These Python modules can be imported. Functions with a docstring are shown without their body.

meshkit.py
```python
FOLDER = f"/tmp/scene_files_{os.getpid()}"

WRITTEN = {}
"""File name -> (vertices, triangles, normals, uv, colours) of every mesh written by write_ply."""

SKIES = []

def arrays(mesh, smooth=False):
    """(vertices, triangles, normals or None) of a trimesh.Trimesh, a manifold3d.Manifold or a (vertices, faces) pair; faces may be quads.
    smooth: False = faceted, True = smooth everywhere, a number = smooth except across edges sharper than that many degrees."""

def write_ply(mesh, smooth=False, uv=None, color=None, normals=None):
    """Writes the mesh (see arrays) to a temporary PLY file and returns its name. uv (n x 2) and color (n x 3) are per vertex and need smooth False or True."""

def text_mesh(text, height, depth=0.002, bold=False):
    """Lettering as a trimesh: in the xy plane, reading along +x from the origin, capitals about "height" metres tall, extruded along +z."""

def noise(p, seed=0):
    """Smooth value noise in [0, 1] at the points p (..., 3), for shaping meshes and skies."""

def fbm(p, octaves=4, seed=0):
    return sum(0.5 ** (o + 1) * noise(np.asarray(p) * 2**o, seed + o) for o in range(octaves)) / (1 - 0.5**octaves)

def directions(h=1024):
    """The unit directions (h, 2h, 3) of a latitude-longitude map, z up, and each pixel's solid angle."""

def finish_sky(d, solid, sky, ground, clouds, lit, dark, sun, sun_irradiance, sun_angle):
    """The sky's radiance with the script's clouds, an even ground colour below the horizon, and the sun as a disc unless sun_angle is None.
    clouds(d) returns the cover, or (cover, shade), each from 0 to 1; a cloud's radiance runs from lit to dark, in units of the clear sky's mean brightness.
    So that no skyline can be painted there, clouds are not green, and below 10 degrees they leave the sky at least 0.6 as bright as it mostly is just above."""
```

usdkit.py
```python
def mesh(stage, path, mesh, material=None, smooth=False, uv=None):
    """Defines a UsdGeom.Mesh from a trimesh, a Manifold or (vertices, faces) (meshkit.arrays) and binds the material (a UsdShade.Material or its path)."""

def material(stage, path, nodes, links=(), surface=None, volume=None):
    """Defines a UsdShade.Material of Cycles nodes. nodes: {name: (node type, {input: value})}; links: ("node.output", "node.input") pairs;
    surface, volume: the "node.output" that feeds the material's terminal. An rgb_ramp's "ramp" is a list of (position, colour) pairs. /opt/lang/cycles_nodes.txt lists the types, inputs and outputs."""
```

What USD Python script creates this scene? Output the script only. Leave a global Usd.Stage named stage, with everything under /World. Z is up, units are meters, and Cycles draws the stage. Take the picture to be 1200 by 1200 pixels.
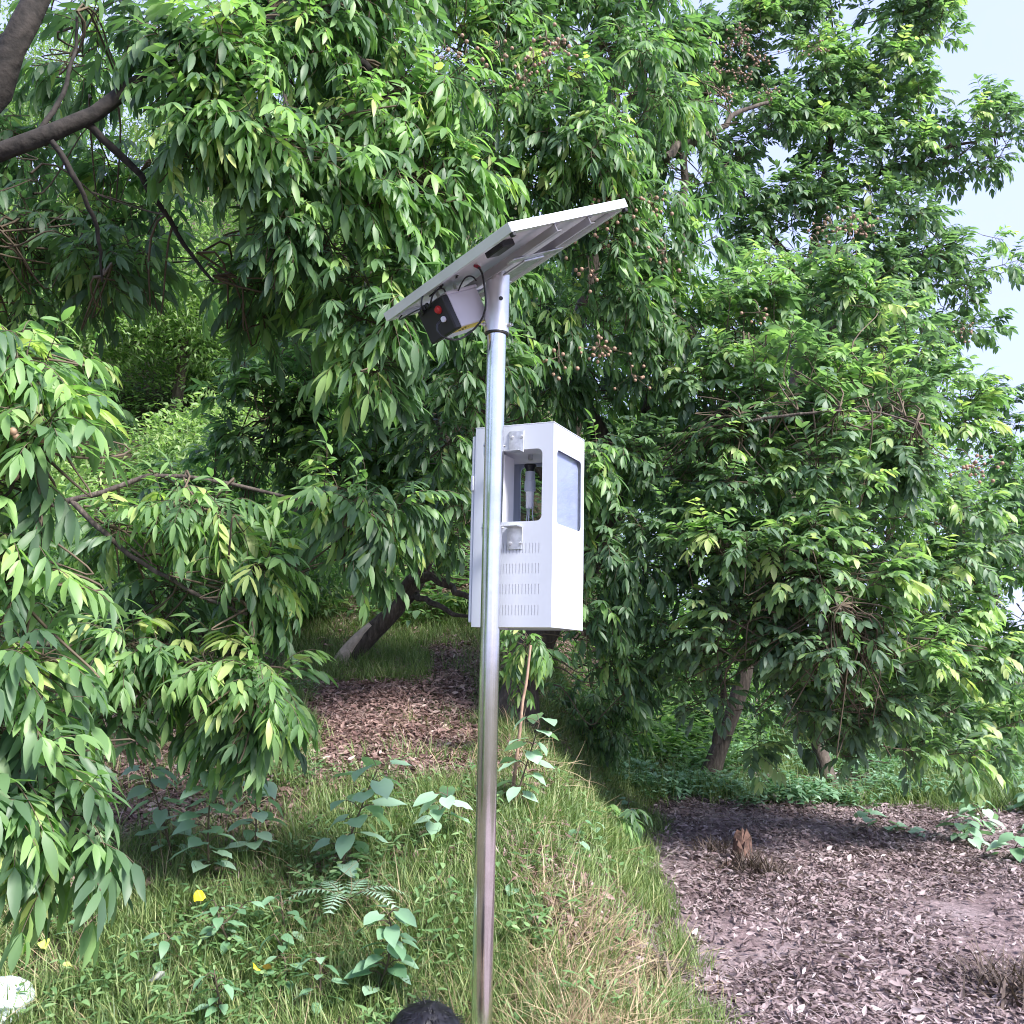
import math, numpy as np, trimesh, manifold3d as m3, usdkit, meshkit
from shapely.geometry import box as sbox, Polygon
from pxr import Usd, UsdGeom, UsdLux, UsdShade, Gf, Sdf, Vt

# ---------------------------------------------------------------- camera, sky, sun, exposure
stage = Usd.Stage.CreateInMemory()
UsdGeom.SetStageUpAxis(stage, 'Z')
UsdGeom.Xform.Define(stage, '/World'); UsdGeom.Scope.Define(stage, '/World/Looks')
F, PITCH, ROLL, EYE = 1178.0, 8.5, 1.1, np.array([0, 0, 1.6])
EXPOSURE = 2.9
SUN_AZ, SUN_EL = 131.0, 44.0            # degrees; azimuth clockwise from +y (the view direction)
SUN_INT, SUN_ANGLE, SKY = 0.36, 16.0, 0.067
cam = UsdGeom.Camera.Define(stage, '/World/camera')
cam.CreateHorizontalApertureAttr(36.0); cam.CreateVerticalApertureAttr(36.0)
cam.CreateFocalLengthAttr(36.0 * F / 1200); cam.CreateExposureAttr(EXPOSURE)
cam.CreateClippingRangeAttr(Gf.Vec2f(0.05, 2000))
cam.AddTranslateOp().Set(Gf.Vec3d(*EYE)); cam.AddRotateXOp().Set(90 + PITCH); cam.AddRotateZOp().Set(ROLL)
A_, E_ = math.radians(SUN_AZ), math.radians(SUN_EL)
sun_dir = np.array([math.sin(A_) * math.cos(E_), math.cos(A_) * math.cos(E_), math.sin(E_)])
dome = UsdLux.DomeLight.Define(stage, '/World/sky')
dome.GetPrim().SetCustomDataByKey('kind', 'structure')
skymat = usdkit.material(stage, '/World/Looks/sky_look', {
    's': ('sky_texture', {'sky_type': 'single_scattering', 'sun_disc': False, 'sun_elevation': E_, 'sun_rotation': A_, 'aerosol_density': 2.0, 'air_density': 1.0}),
    'tc': ('texture_coordinate', {}), 'mp': ('mapping', {'scale': (1.0, 1.0, 2.6)}),
    'nz': ('noise_texture', {'scale': 1.7, 'detail': 5.0, 'roughness': 0.55}),
    'rp': ('rgb_ramp', {'ramp': [(0.30, (0.72, 0.72, 0.72)), (0.75, (0.94, 0.94, 0.94))]}),
    'mx': ('mix_color', {'b': (1.70, 1.90, 3.2), 'use_clamp': False}),
    'b': ('background_shader', {'strength': SKY})},
    [('tc.generated', 'mp.vector'), ('mp.vector', 'nz.vector'), ('nz.fac', 'rp.fac'), ('rp.color', 'mx.fac'), ('s.color', 'mx.a'), ('mx.result', 'b.color')], surface='b.background')
UsdShade.MaterialBindingAPI.Apply(dome.GetPrim()).Bind(skymat)
sun = UsdLux.DistantLight.Define(stage, '/World/sun')
sun.CreateIntensityAttr(SUN_INT); sun.CreateAngleAttr(SUN_ANGLE); sun.CreateNormalizeAttr(True); sun.CreateColorAttr(Gf.Vec3f(1.0, 0.965, 0.91))
sun.AddTransformOp().Set(Gf.Matrix4d(Gf.Rotation(Gf.Vec3d(0, 0, 1), Gf.Vec3d(*sun_dir)), Gf.Vec3d(0, 0, 0)))

# ---------------------------------------------------------------- helpers
rng = np.random.default_rng(7)
def Rx(a): c, s = math.cos(a), math.sin(a); return np.array([[1, 0, 0], [0, c, -s], [0, s, c]])
def Ry(a): c, s = math.cos(a), math.sin(a); return np.array([[c, 0, s], [0, 1, 0], [-s, 0, c]])
def Rz(a): c, s = math.cos(a), math.sin(a); return np.array([[c, -s, 0], [s, c, 0], [0, 0, 1]])
RC = Rx(math.pi / 2 + math.radians(PITCH)) @ Rz(math.radians(ROLL))
def at(px, py, Y):
    """the point at forward distance Y seen at the photograph's pixel px, py"""
    d = RC @ np.array([(px - 600) / F, -(py - 600) / F, -1.0]); return EYE + d * Y / d[1]
def proj(p):
    q = (np.atleast_2d(p) - EYE) @ RC; return np.stack([600 + F * q[:, 0] / -q[:, 2], 600 - F * q[:, 1] / -q[:, 2], -q[:, 2]], 1)
USED = {}
def path_for(name, parent='/World'):
    k = (str(parent), name); n = USED.get(k, -1) + 1; USED[k] = n
    return f'{parent}/{name}' + (f'_{n:03d}' if n else '')
def tag(p, label=None, cat=None, group=None, kind=None):
    p = p.GetPrim() if hasattr(p, 'GetPrim') else p
    for k, v in (('label', label), ('category', cat), ('group', group), ('kind', kind)):
        if v: p.SetCustomDataByKey(k, v)
    return p
def thing(name, label, cat, group=None):
    x = UsdGeom.Xform.Define(stage, path_for(name)); tag(x, label, cat, group); return x.GetPath()
def obj(name, mesh, mat, parent='/World', smooth=False, tint=None, label=None):
    """one Mesh prim of the scene"""
    if tint is not None:
        v, f = mesh if isinstance(mesh, tuple) else (np.array(mesh.vertices), np.array(mesh.faces))
        m = usdkit.mesh(stage, path_for(name, parent), (v, f), mat, smooth=True)
        UsdGeom.PrimvarsAPI(m).CreatePrimvar('tint', Sdf.ValueTypeNames.FloatArray, 'vertex').Set(Vt.FloatArray.FromNumpy(np.asarray(tint, np.float32)))
    else:
        m = usdkit.mesh(stage, path_for(name, parent), mesh, mat, smooth=smooth)
    m.CreateDoubleSidedAttr(True)
    if label: tag(m, label)
    return m.GetPath()
def join(parts):
    V, Fc, n = [], [], 0
    for p in parts:
        v, f = p if isinstance(p, tuple) else (np.array(p.vertices), np.array(p.faces))
        V.append(v); Fc.append(np.asarray(f) + n); n += len(v)
    return np.vstack(V), np.vstack(Fc)
def tube(points, radii, sides=8, cap=True):
    p = np.asarray(points, float); r = np.broadcast_to(radii, (len(p),))
    t = np.gradient(p, axis=0); t /= np.linalg.norm(t, axis=1, keepdims=True) + 1e-12
    a = np.cross(t[0], [0, 0, 1.0] if abs(t[0][2]) < .9 else [1.0, 0, 0]); A = []
    for k in range(len(p)):
        a = a - t[k] * (a @ t[k]); a /= np.linalg.norm(a) + 1e-12; A.append(a)
    A = np.array(A); B = np.cross(t, A); g = np.arange(sides) * 2 * np.pi / sides
    v = (p[:, None] + r[:, None, None] * (np.cos(g)[None, :, None] * A[:, None] + np.sin(g)[None, :, None] * B[:, None])).reshape(-1, 3)
    i, j = np.meshgrid(np.arange(len(p) - 1), np.arange(sides), indexing='ij'); i, j = i.ravel(), j.ravel(); k = (j + 1) % sides
    f = np.vstack([np.stack([i * sides + j, i * sides + k, (i + 1) * sides + k], 1), np.stack([i * sides + j, (i + 1) * sides + k, (i + 1) * sides + j], 1)])
    if cap:
        n = len(v); v = np.vstack([v, p[:1], p[-1:]]); j = np.arange(sides); k = (j + 1) % sides; e = (len(p) - 1) * sides
        f = np.vstack([f, np.stack([np.full(sides, n), k, j], 1), np.stack([np.full(sides, n + 1), e + j, e + k], 1)])
    return v, f
def curve(pts, n=14):
    """a smooth line through pts"""
    from scipy.interpolate import CubicSpline
    pts = np.asarray(pts, float); s = np.r_[0, np.cumsum(np.linalg.norm(np.diff(pts, axis=0), axis=1))]
    return CubicSpline(s, pts)(np.linspace(0, s[-1], n)) if len(pts) > 2 else np.linspace(pts[0], pts[1], n)
def rbox(sx, sy, sz, r=0.004):
    """a box with chamfered edges, centred"""
    h = np.array([sx, sy, sz]) / 2; P = []
    for s in np.ndindex(2, 2, 2):
        c = (np.array(s) * 2 - 1) * h; sg = np.array(s) * 2 - 1
        for k in range(3):
            q = c - sg * r; q[k] = c[k]; P.append(q)
    return trimesh.convex.convex_hull(np.array(P))
def moved(m, M=None, t=(0, 0, 0)):
    v, f = m if isinstance(m, tuple) else (np.array(m.vertices), np.array(m.faces))
    return (v @ (np.eye(3) if M is None else M).T + np.asarray(t, float), f)
def cyl(p0, p1, r, sides=20): return tube([p0, p1], [r, r], sides)
def plate(poly, th):
    return trimesh.creation.extrude_polygon(poly, th, engine='earcut')
def smoothstep(x): x = np.clip(x, 0, 1); return x * x * (3 - 2 * x)

# ---------------------------------------------------------------- materials
def mat(name, nodes, links=(), surface='p.BSDF'):
    return usdkit.material(stage, '/World/Looks/' + name, nodes, links, surface=surface)
def plain(name, color, rough=.5, metal=0., var=.12, scale=9., bump=0., **kw):
    lo, hi = [c * (1 - var) for c in color], [min(1, c * (1 + var)) for c in color]
    nodes = {'g': ('geometry', {}), 'n': ('noise_texture', {'scale': scale, 'detail': 4.}), 'r': ('rgb_ramp', {'ramp': [(.3, lo), (.7, hi)]}),
             'p': ('principled_bsdf', {'roughness': rough, 'metallic': metal, **kw})}
    links = [('g.position', 'n.vector'), ('n.fac', 'r.fac'), ('r.color', 'p.base_color')]
    if bump:
        nodes['b'] = ('bump', {'strength': bump, 'distance': .01}); links += [('n.fac', 'b.height'), ('b.normal', 'p.normal')]
    return mat(name, nodes, links)
def leaf_mat(name, ramp, rough=.46, trans=.42, rnd=.26):
    return mat(name, {
        'a': ('attribute', {'attribute': 'tint'}), 'o': ('object_info', {}), 'ms': ('math', {'math_type': 'multiply_add', 'value2': rnd, 'value3': -rnd / 2}),
        'ad': ('math', {'math_type': 'add', 'use_clamp': True}), 'r': ('rgb_ramp', {'ramp': ramp}),
        'tr': ('mix_color', {'blend_type': 'multiply', 'fac': 1., 'b': (1.45, 1.75, .9), 'use_clamp': False}),
        'p': ('principled_bsdf', {'roughness': rough, 'specular_ior_level': .5}), 't': ('translucent_bsdf', {}), 'm': ('mix_closure', {'fac': trans})},
        [('o.random', 'ms.value1'), ('a.fac', 'ad.value1'), ('ms.value', 'ad.value2'), ('ad.value', 'r.fac'), 
         ('r.color', 'p.base_color'), ('r.color', 'tr.a'), ('tr.result', 't.color'), ('p.BSDF', 'm.closure1'), ('t.BSDF', 'm.closure2')], 'm.closure')
LEAFRAMP = [(0., (.066, .120, .072)), (.35, (.122, .215, .104)), (.6, (.185, .315, .118)), (.82, (.26, .41, .14)), (1., (.42, .48, .18))]
M_leaf = leaf_mat('longan_leaf', LEAFRAMP)
M_leaf_pale_haze = leaf_mat('longan_leaf_pale_haze', [(0., (.088, .140, .102)), (.35, (.145, .228, .142)), (.6, (.20, .315, .15)), (.82, (.28, .42, .17)), (1., (.40, .47, .20))], .5)  # cool tone of the round tree; haze painted in on the tall one
M_leaf_far = leaf_mat('hillside_leaf', [(0., (.10, .17, .07)), (.5, (.21, .32, .12)), (1., (.38, .47, .20))], .5, .4)
M_weed = leaf_mat('weed_leaf', [(0., (.055, .13, .065)), (.5, (.14, .27, .145)), (1., (.34, .50, .37))], .5, .25)
M_cover = leaf_mat('cover_leaf', [(0., (.055, .12, .045)), (.5, (.135, .25, .095)), (1., (.30, .42, .20))], .5, .3)
M_grass = leaf_mat('grass_blade', [(0., (.055, .10, .032)), (.45, (.135, .21, .065)), (.75, (.24, .30, .11)), (1., (.42, .37, .20))], .5, .25, .3)
M_straw = leaf_mat('straw', [(0., (.10, .062, .036)), (.5, (.25, .18, .105)), (1., (.46, .37, .24))], .6, .15, .3)
M_litter = leaf_mat('dry_leaf', [(0., (.060, .038, .042)), (.4, (.185, .132, .140)), (.75, (.32, .250, .262)), (1., (.47, .40, .42))], .6, .08, .35)
M_litter_red = leaf_mat('red_dry_leaf', [(0., (.055, .028, .026)), (.4, (.165, .095, .085)), (.75, (.28, .185, .165)), (1., (.46, .36, .33))], .6, .08, .35)
M_bark = mat('bark', {'g': ('geometry', {}), 'mp': ('mapping', {'scale': (14., 14., 3.)}), 'n': ('noise_texture', {'scale': 2.2, 'detail': 6., 'roughness': .65}),
    'r': ('rgb_ramp', {'ramp': [(.3, (.026, .019, .016)), (.55, (.088, .069, .057)), (.78, (.21, .175, .15))]}), 'b': ('bump', {'strength': .8, 'distance': .02}), 'p': ('principled_bsdf', {'roughness': .85})},
    [('g.position', 'mp.vector'), ('mp.vector', 'n.vector'), ('n.fac', 'r.fac'), ('r.color', 'p.base_color'), ('n.fac', 'b.height'), ('b.normal', 'p.normal')])
M_bark_shaded = plain('shaded_bark', (.022, .018, .016), .9, var=.6, scale=24, bump=.9)  # bark colour darkened to carry the shade on the upper left limbs
M_bark_pale = plain('pale_wood', (.50, .40, .33), .8, var=.25, scale=22, bump=.5)
M_twig = plain('twig', (.10, .075, .05), .8, var=.3)
M_fruit = plain('longan_fruit', (.29, .18, .125), .6, var=.25, scale=40)
M_white = plain('white_paint', (.50, .53, .60), .38, var=.02, scale=4.)
M_white_in = plain('white_board', (.80, .80, .84), .5, var=.02)
M_steel = mat('stainless_steel', {'g': ('geometry', {}), 'mp': ('mapping', {'scale': (160., 160., 1.2)}), 'n': ('noise_texture', {'scale': 1., 'detail': 3.}),
    'r': ('rgb_ramp', {'ramp': [(.3, (.13, .13, .13)), (.75, (.25, .25, .25))]}), 'n2': ('noise_texture', {'scale': 5., 'detail': 7., 'roughness': .75}), 'r2': ('rgb_ramp', {'ramp': [(.35, (.68, .68, .67)), (.6, (.86, .86, .86))]}),
    'b': ('bump', {'strength': .12, 'distance': .002}), 'tg': ('tangent', {'direction_type': 'radial', 'axis': 'z'}), 'p': ('principled_bsdf', {'metallic': 1., 'anisotropic': .85, 'anisotropic_rotation': 0.})},
    [('g.position', 'mp.vector'), ('mp.vector', 'n.vector'), ('n.fac', 'r.fac'), ('r.color', 'p.roughness'), ('g.position', 'n2.vector'), ('n2.fac', 'r2.fac'), ('r2.color', 'p.base_color'), ('n.fac', 'b.height'), ('b.normal', 'p.normal'), ('tg.tangent', 'p.tangent')])
M_galv = plain('galvanised_steel', (.62, .63, .65), .42, 1., var=.18, scale=45)
M_sleeve = plain('sleeve_metal', (.72, .72, .74), .33, .85, var=.08, scale=20)
M_alu = plain('aluminium', (.80, .81, .82), .35, .75, var=.05)
M_rail = plain('dark_rail', (.42, .41, .44), .4, .6, var=.1)
M_back = plain('panel_backsheet', (.70, .70, .74), .28, var=.06)
M_cell = plain('solar_glass', (.012, .016, .04), .08, var=.1)
M_grey = plain('grey_casing', (.62, .61, .68), .45, var=.05)
M_black = plain('black_plastic', (.012, .012, .014), .4, var=.2)
M_red = plain('red_plastic', (.40, .025, .025), .35)
M_yellow = plain('yellow_label', (.72, .55, .12), .5, var=.08)
M_glass = mat('window_glass', {'t': ('transparent_bsdf', {'color': (.95, .96, .97)}), 'g': ('glossy_bsdf', {'color': (1., 1., 1.), 'roughness': .03}), 'f': ('fresnel', {'IOR': 1.3}), 'ge': ('geometry', {}), 'inv': ('math', {'math_type': 'subtract', 'value1': 1.}), 'mul': ('math', {'math_type': 'multiply'}), 'm': ('mix_closure', {})},
    [('ge.backfacing', 'inv.value2'), ('f.fac', 'mul.value1'), ('inv.value', 'mul.value2'), ('mul.value', 'm.fac'), ('t.BSDF', 'm.closure1'), ('g.BSDF', 'm.closure2')], 'm.closure')
M_bag = mat('plastic_sack', {'p': ('principled_bsdf', {'base_color': (.72, .82, .84), 'roughness': .35}), 't': ('translucent_bsdf', {'color': (.75, .85, .87)}), 'm': ('mix_closure', {'fac': .25})}, [('p.BSDF', 'm.closure1'), ('t.BSDF', 'm.closure2')], 'm.closure')
M_hair = plain('black_hair', (.006, .005, .008), .42, var=.3)
M_skin = plain('skin', (.42, .25, .17), .5, var=.06)
M_shirt = plain('dark_shirt', (.03, .035, .06), .8, var=.15)
M_trousers = plain('dark_trousers', (.03, .03, .033), .8, var=.15)
def ground_mat(name, a, b, c, sc):
    return mat(name, {'g': ('geometry', {}), 'n': ('noise_texture', {'scale': sc, 'detail': 8., 'roughness': .7}), 'n2': ('noise_texture', {'scale': 26., 'detail': 6., 'roughness': .7}),
        'r': ('rgb_ramp', {'ramp': [(.38, a), (.52, b), (.64, c)]}), 'r2': ('rgb_ramp', {'ramp': [(.3, (.5, .5, .5)), (.7, (1.35, 1.3, 1.3))]}), 'mu': ('mix_color', {'blend_type': 'multiply', 'fac': 1., 'use_clamp': False}),
        'b': ('bump', {'strength': 1., 'distance': .03}), 'p': ('principled_bsdf', {'roughness': .95, 'specular_ior_level': .15})},
        [('g.position', 'n.vector'), ('g.position', 'n2.vector'), ('n.fac', 'r.fac'), ('n2.fac', 'r2.fac'), ('r.color', 'mu.a'), ('r2.color', 'mu.b'), ('mu.result', 'p.base_color'), ('n2.fac', 'b.height'), ('b.normal', 'p.normal')])
M_path = ground_mat('path_soil', (.20, .148, .158), (.27, .215, .230), (.33, .275, .295), 1.6)
M_hill = ground_mat('hill_soil', (.058, .066, .034), (.090, .080, .054), (.125, .100, .078), .9)

# ---------------------------------------------------------------- terrain
LY = [-60, 2.6, 3.8, 5.0, 6.0, 7.5, 9.0, 12., 16., 22., 30., 60., 200.]
LZ = [0., 0.02, .16, .62, .93, 1.15, 1.60, 2.6, 5.4, 10.2, 16.5, 30., 45.]
RY = [-60, 4.2, 10., 16., 30., 60., 200.]
RZ_ = [0., 0., .50, .86, 1.6, 3., 6.]
def bank(x, y):
    xl = .10 - .04 * (y - 4); xr = .80 + .075 * (y - 4)
    far = smoothstep((y - 11) / 6) * 2.2
    return smoothstep((x - xl) / (xr + far - xl))
def ground(x, y):
    x, y = np.asarray(x, float), np.asarray(y, float)
    z = np.interp(y, LY, LZ) * (1 - bank(x, y)) + np.interp(y, RY, RZ_) * bank(x, y)
    p = np.stack([x * .9, y * .9, 0 * x], -1)
    near = np.clip((y - 2.5) / 2, 0, 1)
    return z + (meshkit.fbm(p, 4, 3) - .5) * .14 * near + (meshkit.fbm(p * .15, 3, 5) - .5) * np.clip((y - 8) / 10, 0, 1.5) * 1.0
def normal_at(x, y, e=.05):
    zx = (ground(x + e, y) - ground(x - e, y)) / (2 * e); zy = (ground(x, y + e) - ground(x, y - e)) / (2 * e)
    n = np.stack([-zx, -zy, np.ones_like(zx)], -1); return n / np.linalg.norm(n, axis=-1, keepdims=True)
def axis_(lo, a, b, hi, fine, k=1.16):
    s = list(np.arange(a, b, fine)); d = fine
    while s[-1] < hi: d *= k; s.append(s[-1] + d)
    d = fine
    while s[0] > lo: d *= k; s.insert(0, s[0] - d)
    return np.array(s)
gx, gy = axis_(-300, -4, 5, 300, .07), axis_(-300, 1.5, 12, 400, .07)
GX, GY = np.meshgrid(gx, gy); GZ = ground(GX, GY)
gv = np.stack([GX, GY, GZ], -1).reshape(-1, 3); nx = len(gx)
ii, jj = np.meshgrid(np.arange(len(gy) - 1), np.arange(nx - 1), indexing='ij')
q = np.stack([ii * nx + jj, ii * nx + jj + 1, (ii + 1) * nx + jj + 1, (ii + 1) * nx + jj], -1).reshape(-1, 4)
cx, cy = gv[q].mean(1)[:, 0], gv[q].mean(1)[:, 1]
edge = .72 + .075 * (cy - 4) + (meshkit.fbm(np.stack([cy * 1.3, cx * 0, cx * 0], -1), 3, 9) - .5) * .35
is_path = (cx > edge) & (cx < 5.4 + edge * .3) & (cy > -4.) & (cy < 9.0 + .5 * (meshkit.fbm(np.stack([cx * .9, cx * 0, cx * 0], -1), 3, 17) - .5))
def sub_mesh(mask):
    f = q[mask]; u, inv = np.unique(f, return_inverse=True); inv = inv.reshape(f.shape); return gv[u], np.vstack([inv[:, [0, 1, 2]], inv[:, [0, 2, 3]]])
tag(stage.GetPrimAtPath(obj('path', sub_mesh(is_path), M_path, smooth=True)), 'dirt path strewn with dry leaves at the lower right', 'path', kind='structure')
tag(stage.GetPrimAtPath(obj('hillside', sub_mesh(~is_path), M_hill, smooth=True)), 'hillside of soil and leaf litter rising behind the pole', 'hillside', kind='structure')

# ---------------------------------------------------------------- leaves
def leaflet(L, W, rg, bend=.5, fold=.25, wav=.0):
    """a lance-shaped leaf along +x, its top +z, drooping along its length: 12 triangles"""
    t = np.array([0, .22, .5, .78, 1.0]); w = np.array([0, .42, .5, .33, 0]) * W
    ang = -bend * t; dx = np.diff(t, prepend=0) * L
    x = np.cumsum(dx * np.cos(ang)); z = np.cumsum(dx * np.sin(ang))
    V = [[x[0], 0, z[0]]]
    for k in (1, 2, 3):
        wv = wav * L * rg.uniform(-1, 1, 2)
        V += [[x[k], w[k], z[k] + fold * w[k] + wv[0]], [x[k], 0, z[k]], [x[k], -w[k], z[k] + fold * w[k] + wv[1]]]
    V.append([x[4], rg.uniform(-.1, .1) * W, z[4]])
    f = [[0, 2, 1], [0, 3, 2]]
    for k in (0, 1):
        a = 1 + 3 * k; b = a + 3
        f += [[a, a + 1, b + 1], [a, b + 1, b], [a + 1, a + 2, b + 2], [a + 1, b + 2, b + 1]]
    f += [[7, 8, 10], [8, 9, 10]]
    return np.array(V, float), np.array(f)
def frame(d, up=(0, 0, 1), twist=0.):
    d = np.asarray(d, float) / np.linalg.norm(d); y = np.cross(up, d); n = np.linalg.norm(y)
    y = np.array([0, 1., 0]) if n < 1e-6 else y / n
    z = np.cross(d, y); c, s = math.cos(twist), math.sin(twist)
    return np.stack([d, c * y + s * z, c * z - s * y], 1)
def compound(origin, d0, rg, L=.24, pairs=4, leafL=.125, leafW=.037, droop=1.1, tint=.3, tsp=.12, fall=(-.75, -.15)):
    """one pinnate leaf: list of (vertices, faces, tint) leaflets and its rachis line"""
    d = np.asarray(d0, float) / np.linalg.norm(d0); p = np.array(origin, float); line = [p.copy()]; n = pairs + 2; out = []
    for k in range(n):
        d = d + np.array([0, 0, -droop / n]); d /= np.linalg.norm(d); p = p + d * L / n; line.append(p.copy())
        if k < 1: continue
        side = np.cross(d, [0, 0, 1.]); side /= np.linalg.norm(side) + 1e-9
        for s in (-1, 1):
            if rg.random() < .06: continue
            tn_ = 1. if rg.random() < .012 else tint; sc = rg.uniform(.68, 1.18) * (.8 + .2 * math.sin(math.pi * (k + .5) / n))
            dd = d * rg.uniform(.55, .9) + s * side * rg.uniform(.6, .95) + np.array([0, 0, rg.uniform(*fall)])
            v, f = leaflet(leafL * sc, leafW * sc, rg, rg.uniform(.2, .8), rg.uniform(.1, .35), .012)
            out.append((v @ frame(dd, twist=rg.uniform(-.5, .5)).T + p, f, np.full(len(v), np.clip(tn_ + rg.normal(0, tsp), 0, 1))))
    sc = rg.uniform(.85, 1.1); v, f = leaflet(leafL * sc, leafW * sc, rg, .5, .2, .012)
    out.append((v @ frame(d + np.array([0, 0, -.3])).T + p, f, np.full(len(v), np.clip(tint + rg.normal(0, tsp), 0, 1))))
    return out, np.array(line)
def mop(seed, up, young, nl=7, spread=False):
    """a shoot tip with its leaves: leaflets, and a stem mesh"""
    rg = np.random.default_rng(seed); leaves, stems = [], []
    ax = np.array([.25, 0, 1.]) if up else np.array([1., 0, .25]); ax /= np.linalg.norm(ax); Fm = frame(ax)
    for k in range(nl):
        g = k * 2.4 + rg.uniform(-.4, .4); el = rg.uniform(.5, 1.35); o = -ax * .16 * (1 - k / nl)
        d = Fm @ np.array([math.cos(el), math.sin(el) * math.cos(g), math.sin(el) * math.sin(g)])
        tn = (rg.uniform(.62, .92) if k > nl * .45 else rg.uniform(.35, .6)) if young else rg.uniform(.10, .52)
        if spread: ls, line = compound(o, d, rg, rg.uniform(.17, .26), rg.integers(3, 5), rg.uniform(.095, .135), rg.uniform(.036, .049), rg.uniform(.3, 1.1), tn, .13, (-.45, .1))
        else: ls, line = compound(o, d, rg, rg.uniform(.22, .31), rg.integers(3, 6), rg.uniform(.112, .155), rg.uniform(.029, .039), rg.uniform(.9, 1.8), tn)
        leaves += ls; stems.append(tube(line, np.linspace(.003, .0015, len(line)), 3, False))
    stems.append(tube([-ax * .3, np.zeros(3)], [.005, .003], 4, False))
    return leaves, join(stems)
MOPS = [mop(100 + k, k % 3 == 0, k >= 7, 7 if k % 2 else 9) for k in range(11)]      # 0..6 mature, 7..10 with a young flush
MOPS_SPREAD = [mop(200 + k, k % 3 == 0, k >= 7, 7 if k % 2 else 9, True) for k in range(11)]      # flatter sprays of broader leaves
IS_UP = [k % 3 == 0 for k in range(11)]
def merge_leaves(ls): return (*join([(v, f) for v, f, _ in ls]), np.concatenate([t for *_, t in ls]))
def quat(M):
    from scipy.spatial.transform import Rotation
    return [Gf.Quath(float(w), float(x), float(y), float(z)) for x, y, z, w in Rotation.from_matrix(M).as_quat()]
def instancer(path, protos, idx, pos, mats, scale):
    """protos: list of lists of (name, mesh, material, tint)"""
    pi = UsdGeom.PointInstancer.Define(stage, path); targets = []
    for k, pieces in enumerate(protos):
        x = UsdGeom.Xform.Define(stage, f'{path}/kinds/kind_{k:03d}')
        for n, m, mt, tn in pieces: obj(n, m, mt, x.GetPath(), smooth=True, tint=tn)
        targets.append(x.GetPath())
    pi.CreatePrototypesRel().SetTargets(targets)
    pi.CreateProtoIndicesAttr(Vt.IntArray.FromNumpy(np.asarray(idx, np.int32)))
    pi.CreatePositionsAttr(Vt.Vec3fArray.FromNumpy(np.asarray(pos, np.float32)))
    pi.CreateOrientationsAttr(Vt.QuathArray(quat(mats)))
    s = np.asarray(scale, np.float32); pi.CreateScalesAttr(Vt.Vec3fArray.FromNumpy(np.repeat(s[:, None], 3, 1) if s.ndim == 1 else s))
    pi.CreateExtentAttr(Vt.Vec3fArray([Gf.Vec3f(*map(float, np.min(pos, 0) - 1)), Gf.Vec3f(*map(float, np.max(pos, 0) + 1))]))
    return pi

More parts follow.
